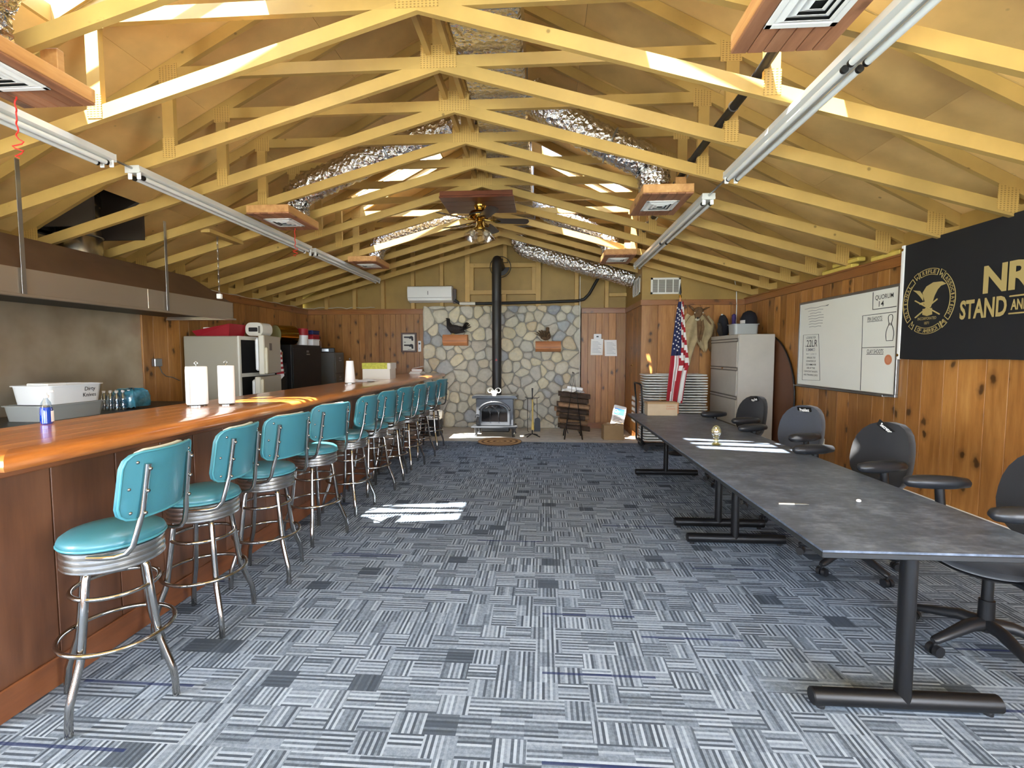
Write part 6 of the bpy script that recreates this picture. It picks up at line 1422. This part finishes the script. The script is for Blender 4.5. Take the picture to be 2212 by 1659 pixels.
def diffuser(lab, x0, x1, y0, y1, zb, post):
    t = thing('diffuser_box', lab, 'air diffuser', ((x0 + x1) / 2, (y0 + y1) / 2, zb), 0, 'wooden air diffuser boxes'); a, b = (x1 - x0) / 2, (y1 - y0) / 2
    g('raw_pine').box(-a, a, -b, -b + 0.02, 0.0, 0.075, 0.003).obj('rim_board', t); g('raw_pine').box(-a, a, b - 0.02, b, 0.0, 0.075, 0.003).obj('rim_board', t)
    g('raw_pine').box(-a, -a + 0.02, -b + 0.02, b - 0.02, 0.0, 0.075, 0.003).obj('rim_board', t); g('raw_pine').box(a - 0.02, a, -b + 0.02, b - 0.02, 0.0, 0.075, 0.003).obj('rim_board', t)
    n = 6
    for i in range(n):
        xa = -a + 2 * a * i / n; g('cedar').box(xa + 0.001, xa + 2 * a / n - 0.001, -b, b, -0.014, 0.0, 0.004).obj('cedar_board', t)
    g('raw_pine').box(-a + 0.02, a - 0.02, -b + 0.02, b - 0.02, 0.06, 0.07).obj('cover_panel', t)
    s = min(a, b) * 0.68
    gr = g('white_plastic').box(-s, s, -s, -s + 0.03, -0.022, -0.014, 0.003).box(-s, s, s - 0.03, s, -0.022, -0.014, 0.003).box(-s, -s + 0.03, -s, s, -0.022, -0.014, 0.003).box(s - 0.03, s, -s, s, -0.022, -0.014, 0.003).obj('grille', t)
    g('near_black').box(-s + 0.028, s - 0.028, -s + 0.028, s - 0.028, -0.0155, -0.0145).obj('dark_throat', gr)
    for k in range(3):
        r1 = s * (0.80 - 0.22 * k); r0 = r1 - s * 0.19
        q = g('white_plastic'); ro = [(-r1, -r1), (r1, -r1), (r1, r1), (-r1, r1)]; ri = [(-r0, -r0), (r0, -r0), (r0, r0), (-r0, r0)]
        vs = [(x, y, -0.018) for x, y in ro] + [(x, y, -0.030) for x, y in ri] + [(x, y, -0.0165) for x, y in ro] + [(x, y, -0.0285) for x, y in ri]
        q.add(vs, [(i, (i + 1) % 4, (i + 1) % 4 + 4, i + 4) for i in range(4)] + [(i + 8, i + 12, (i + 1) % 4 + 12, (i + 1) % 4 + 8) for i in range(4)] + [(i, i + 8, (i + 1) % 4 + 8, (i + 1) % 4) for i in range(4)] + [(i + 4, (i + 1) % 4 + 4, (i + 1) % 4 + 12, i + 12) for i in range(4)]).obj('vane', gr)
    for px, py in post: g('raw_pine').box(px - 0.05, px + 0.05, py - 0.02, py + 0.02, 0.075, 0.19, 0.003).obj('hanger_post', t)
    return t
diffuser('cedar diffuser box at the upper left frame corner', -3.05, -2.60, 2.02, 2.70, 2.955, ((0.16, 0.16),))
diffuser('middle cedar diffuser box above the bar stools', -3.05, -2.60, 4.80, 5.46, 2.955, ((-0.12, -0.10),))
diffuser('far cedar diffuser box on the bar side', -3.05, -2.60, 7.35, 8.0, 2.955, ((-0.12, -0.22),))
diffuser('large looking cedar diffuser box at the top right edge', 0.89, 1.34, 1.78, 2.45, 2.955, ((0.14, 0.2),))
diffuser('middle cedar diffuser box over the long tables', 0.89, 1.34, 4.46, 5.14, 2.955, ((0.15, -0.16),))
diffuser('far cedar diffuser box on the table side', 0.89, 1.34, 7.10, 7.80, 2.955, ((0.12, -0.2),))
# fluorescent strips (switched off)
def strip(lab, x, y0, y1, z, joints):
    t = thing('fluorescent_fixture', lab, 'light fixture', (x, (y0 + y1) / 2, z), 0, 'unlit fluorescent strip lights'); L = (y1 - y0) / 2
    g('fixture_white').prism([(-0.055, 0.055), (0.055, 0.055), (0.062, 0.012), (0.030, 0.0), (-0.030, 0.0), (-0.062, 0.012)], 'xz', -L, L).obj('housing', t)
    cuts = [-L + 0.03] + [j - (y0 + y1) / 2 for j in joints] + [L - 0.03]
    for s in (-0.036, 0.036):
        for a, b in zip(cuts[:-1], cuts[1:]):
            tb = g('tube_glass').tube([(s, a + 0.035, -0.022), (s, b - 0.035, -0.022)], 0.017, 12).obj('lamp_tube', t, smooth=50)
            for yy, d in ((a + 0.02, 1), (b - 0.035, 1)): g('near_black').tube([(s, yy, -0.022), (s, yy + 0.015, -0.022)], 0.0185, 12).obj('tube_cap', tb, smooth=50)
        for yy in (-L + 0.012, L - 0.022): g('white_plastic').box(s - 0.016, s + 0.016, yy, yy + 0.012, -0.042, 0.012, 0.004).obj('lamp_holder', t)
    for yy in (-L - 0.004, L): g('fixture_white').box(-0.058, 0.058, yy, yy + 0.004, 0.0, 0.056).obj('end_plate', t)
    return t
strip('near left fluorescent fixture above the hood, cut by the frame', -3.16, 0.75, 3.36, 2.895, ())
strip('long left fluorescent fixture above the bar stools', -3.16, 3.56, 6.30, 2.895, ())
strip('far left fluorescent fixture near the cedar diffuser', -3.16, 6.42, 9.0, 2.895, ())
strip('near right fluorescent fixture crossing the top of the frame', 1.50, 0.80, 4.05, 2.915, (2.50,))
strip('far right fluorescent fixture over the tables', 1.50, 4.56, 7.90, 2.915, (6.17,))
for x, y0, y1, z, lb in ((-3.16, 3.36, 3.56, 2.93, 'short conduit between the two near left fixtures'), (-3.16, 6.30, 6.42, 2.93, 'short conduit between the two far left fixtures'), (1.50, 4.05, 4.56, 2.95, 'conduit linking the two right fluorescent fixtures')):
    tag(g('galv').tube([(x, y0, z), (x, y1, z)], 0.009, 8).obj('conduit', smooth=60), lb, 'conduit', 'conduits between fixtures')
# red ribbons
for (x, y, z0, z1, lb) in ((-2.94, 2.56, 2.935, 2.60, 'red ribbon dangling from the upper left diffuser'), (-2.83, 5.35, 2.935, 2.62, 'red ribbon hanging by the middle left diffuser')):
    n = 26; tag(g('red_string').tube([(x + 0.006 * math.sin(i * 1.1) + (0.03 * math.sin(i * 1.7) if i > 18 else 0), y + 0.006 * math.cos(i * 1.3), z0 + (z1 - z0) * i / n) for i in range(n + 1)], 0.004, 5).obj('red_ribbon'), lb, 'ribbon', 'red ribbons on the diffusers')
# black refrigerant line
bp = thing('refrigerant_line', 'black insulated pipe running over the right truss chords', 'pipe', (0, 0, 0))
g('black_pipe').tube(smooth_path([(1.24, 2.3, 3.24), (1.31, 3.1, 3.22), (1.30, 4.2, 3.21), (1.33, 5.2, 3.22), (1.36, 6.4, 3.20), (1.38, 7.6, 3.21), (1.34, 8.6, 3.23), (1.22, 9.28, 3.21)], 5), 0.030, 8).obj('pipe_run', bp, smooth=60)
for yy, xx in ((3.5, 1.305), (4.45, 1.305), (5.5, 1.335), (6.5, 1.36)): g('galv').tube([(xx + 0.034 * math.cos(2 * PI * i / 12), yy, 3.213 + 0.034 * math.sin(2 * PI * i / 12)) for i in range(12)], 0.004, 5, True).obj('tie_band', bp)
g('off_white').tube([(1.352, 4.6, 3.19), (1.37, 5.4, 3.17), (1.385, 6.2, 3.17)], 0.008, 6).obj('white_cable', bp, smooth=60)
# ceiling fan
fb = thing('fan_mount_board', 'dark stained board under the trusses carrying the ceiling fan', 'board', (-0.80, 6.05, 3.36))
for i in range(4): g('fan_board').box(-0.45, 0.44, -0.33 + 0.165 * i + 0.002, -0.33 + 0.165 * (i + 1) - 0.002, 0.0, 0.02, 0.003).obj('board', fb)
g('fan_board').box(-0.44, 0.43, -0.335, -0.315, 0.02, 0.075, 0.003).obj('cleat', fb); g('fan_board').box(-0.44, 0.43, 0.30, 0.32, 0.02, 0.075, 0.003).obj('cleat', fb)
fn = thing('ceiling_fan', 'brass ceiling fan with dark blades and glass tulip shades', 'fan', (-0.80, 6.06, 3.30))
g('brass').lathe([(0.05, 0.0), (0.06, 0.02), (0.075, 0.045), (0.078, 0.06)], 20).obj('canopy', fn, smooth=50)
g('brass').lathe([(0.02, -0.115), (0.10, -0.11), (0.135, -0.085), (0.14, -0.05), (0.125, -0.02), (0.08, -0.005), (0.075, 0.0)], 28).obj('motor_housing', fn, smooth=50)
g('near_black').lathe([(0.141, -0.072), (0.1425, -0.068), (0.1425, -0.058), (0.141, -0.054)], 28).obj('vent_band', fn)
g('brass').lathe([(0.02, -0.24), (0.055, -0.23), (0.06, -0.20), (0.045, -0.17), (0.05, -0.14), (0.04, -0.115)], 20).obj('switch_housing', fn, smooth=50)
for k in range(5):
    an = 2 * PI * k / 5 + math.radians(8); R = Matrix.Rotation(an, 4, 'Z') @ Matrix.Rotation(math.radians(-12), 4, 'X')
    bl = g('fan_blade').prism([(0.19, -0.05), (0.26, -0.062), (0.56, -0.068), (0.60, -0.05), (0.615, 0.0), (0.60, 0.05), (0.56, 0.068), (0.26, 0.062), (0.19, 0.05)], 'xy', -0.134, -0.128)
    bl.v = [tuple(R @ Vector(v)) for v in bl.v]; b_ = bl.obj('blade', fn)
    bi = g('brass').tube([(0.06, 0, -0.118), (0.13, 0, -0.128), (0.20, 0.03, -0.137), (0.25, 0.0, -0.137), (0.20, -0.03, -0.137), (0.13, 0, -0.128)], 0.008, 6)
    bi.v = [tuple(R @ Vector(v)) for v in bi.v]; bi.obj('blade_iron', b_, smooth=50)
for k in range(4):
    an = PI / 4 + k * PI / 2; R = Matrix.Rotation(an, 4, 'Z')
    ar = g('brass').tube([(0.03, 0, -0.215), (0.075, 0, -0.225), (0.09, 0, -0.245)], 0.010, 6); ar.v = [tuple(R @ Vector(v)) for v in ar.v]; a_ = ar.obj('lamp_arm', fn, smooth=60)
    T = R @ Matrix.Translation((0.09, 0, -0.24)) @ Matrix.Rotation(math.radians(-28), 4, 'Y')
    q = g('fixture_glass'); n = 20; prf = [(0.026, 0.0), (0.042, -0.025), (0.056, -0.065), (0.068, -0.10), (0.092, -0.135)]
    vs = [T @ Vector((r * (1 + (0.06 * math.cos(8 * 2 * PI * j / n) if i == 4 else 0)) * math.cos(2 * PI * j / n), r * (1 + (0.06 * math.cos(8 * 2 * PI * j / n) if i == 4 else 0)) * math.sin(2 * PI * j / n), z)) for i, (r, z) in enumerate(prf) for j in range(n)]
    q.add(vs, [(i * n + j, i * n + (j + 1) % n, (i + 1) * n + (j + 1) % n, (i + 1) * n + j) for i in range(4) for j in range(n)]).obj('tulip_shade', a_, smooth=60)
    g('frosted').ball(T @ Vector((0, 0, -0.065)), 0.034, 10, 8).obj('bulb', a_, smooth=180)
g('brass').tube([(0.03, -0.03, -0.24), (0.03, -0.03, -0.36)], 0.002, 5).obj('pull_chain', fn)
bpy.context.view_layer.update()
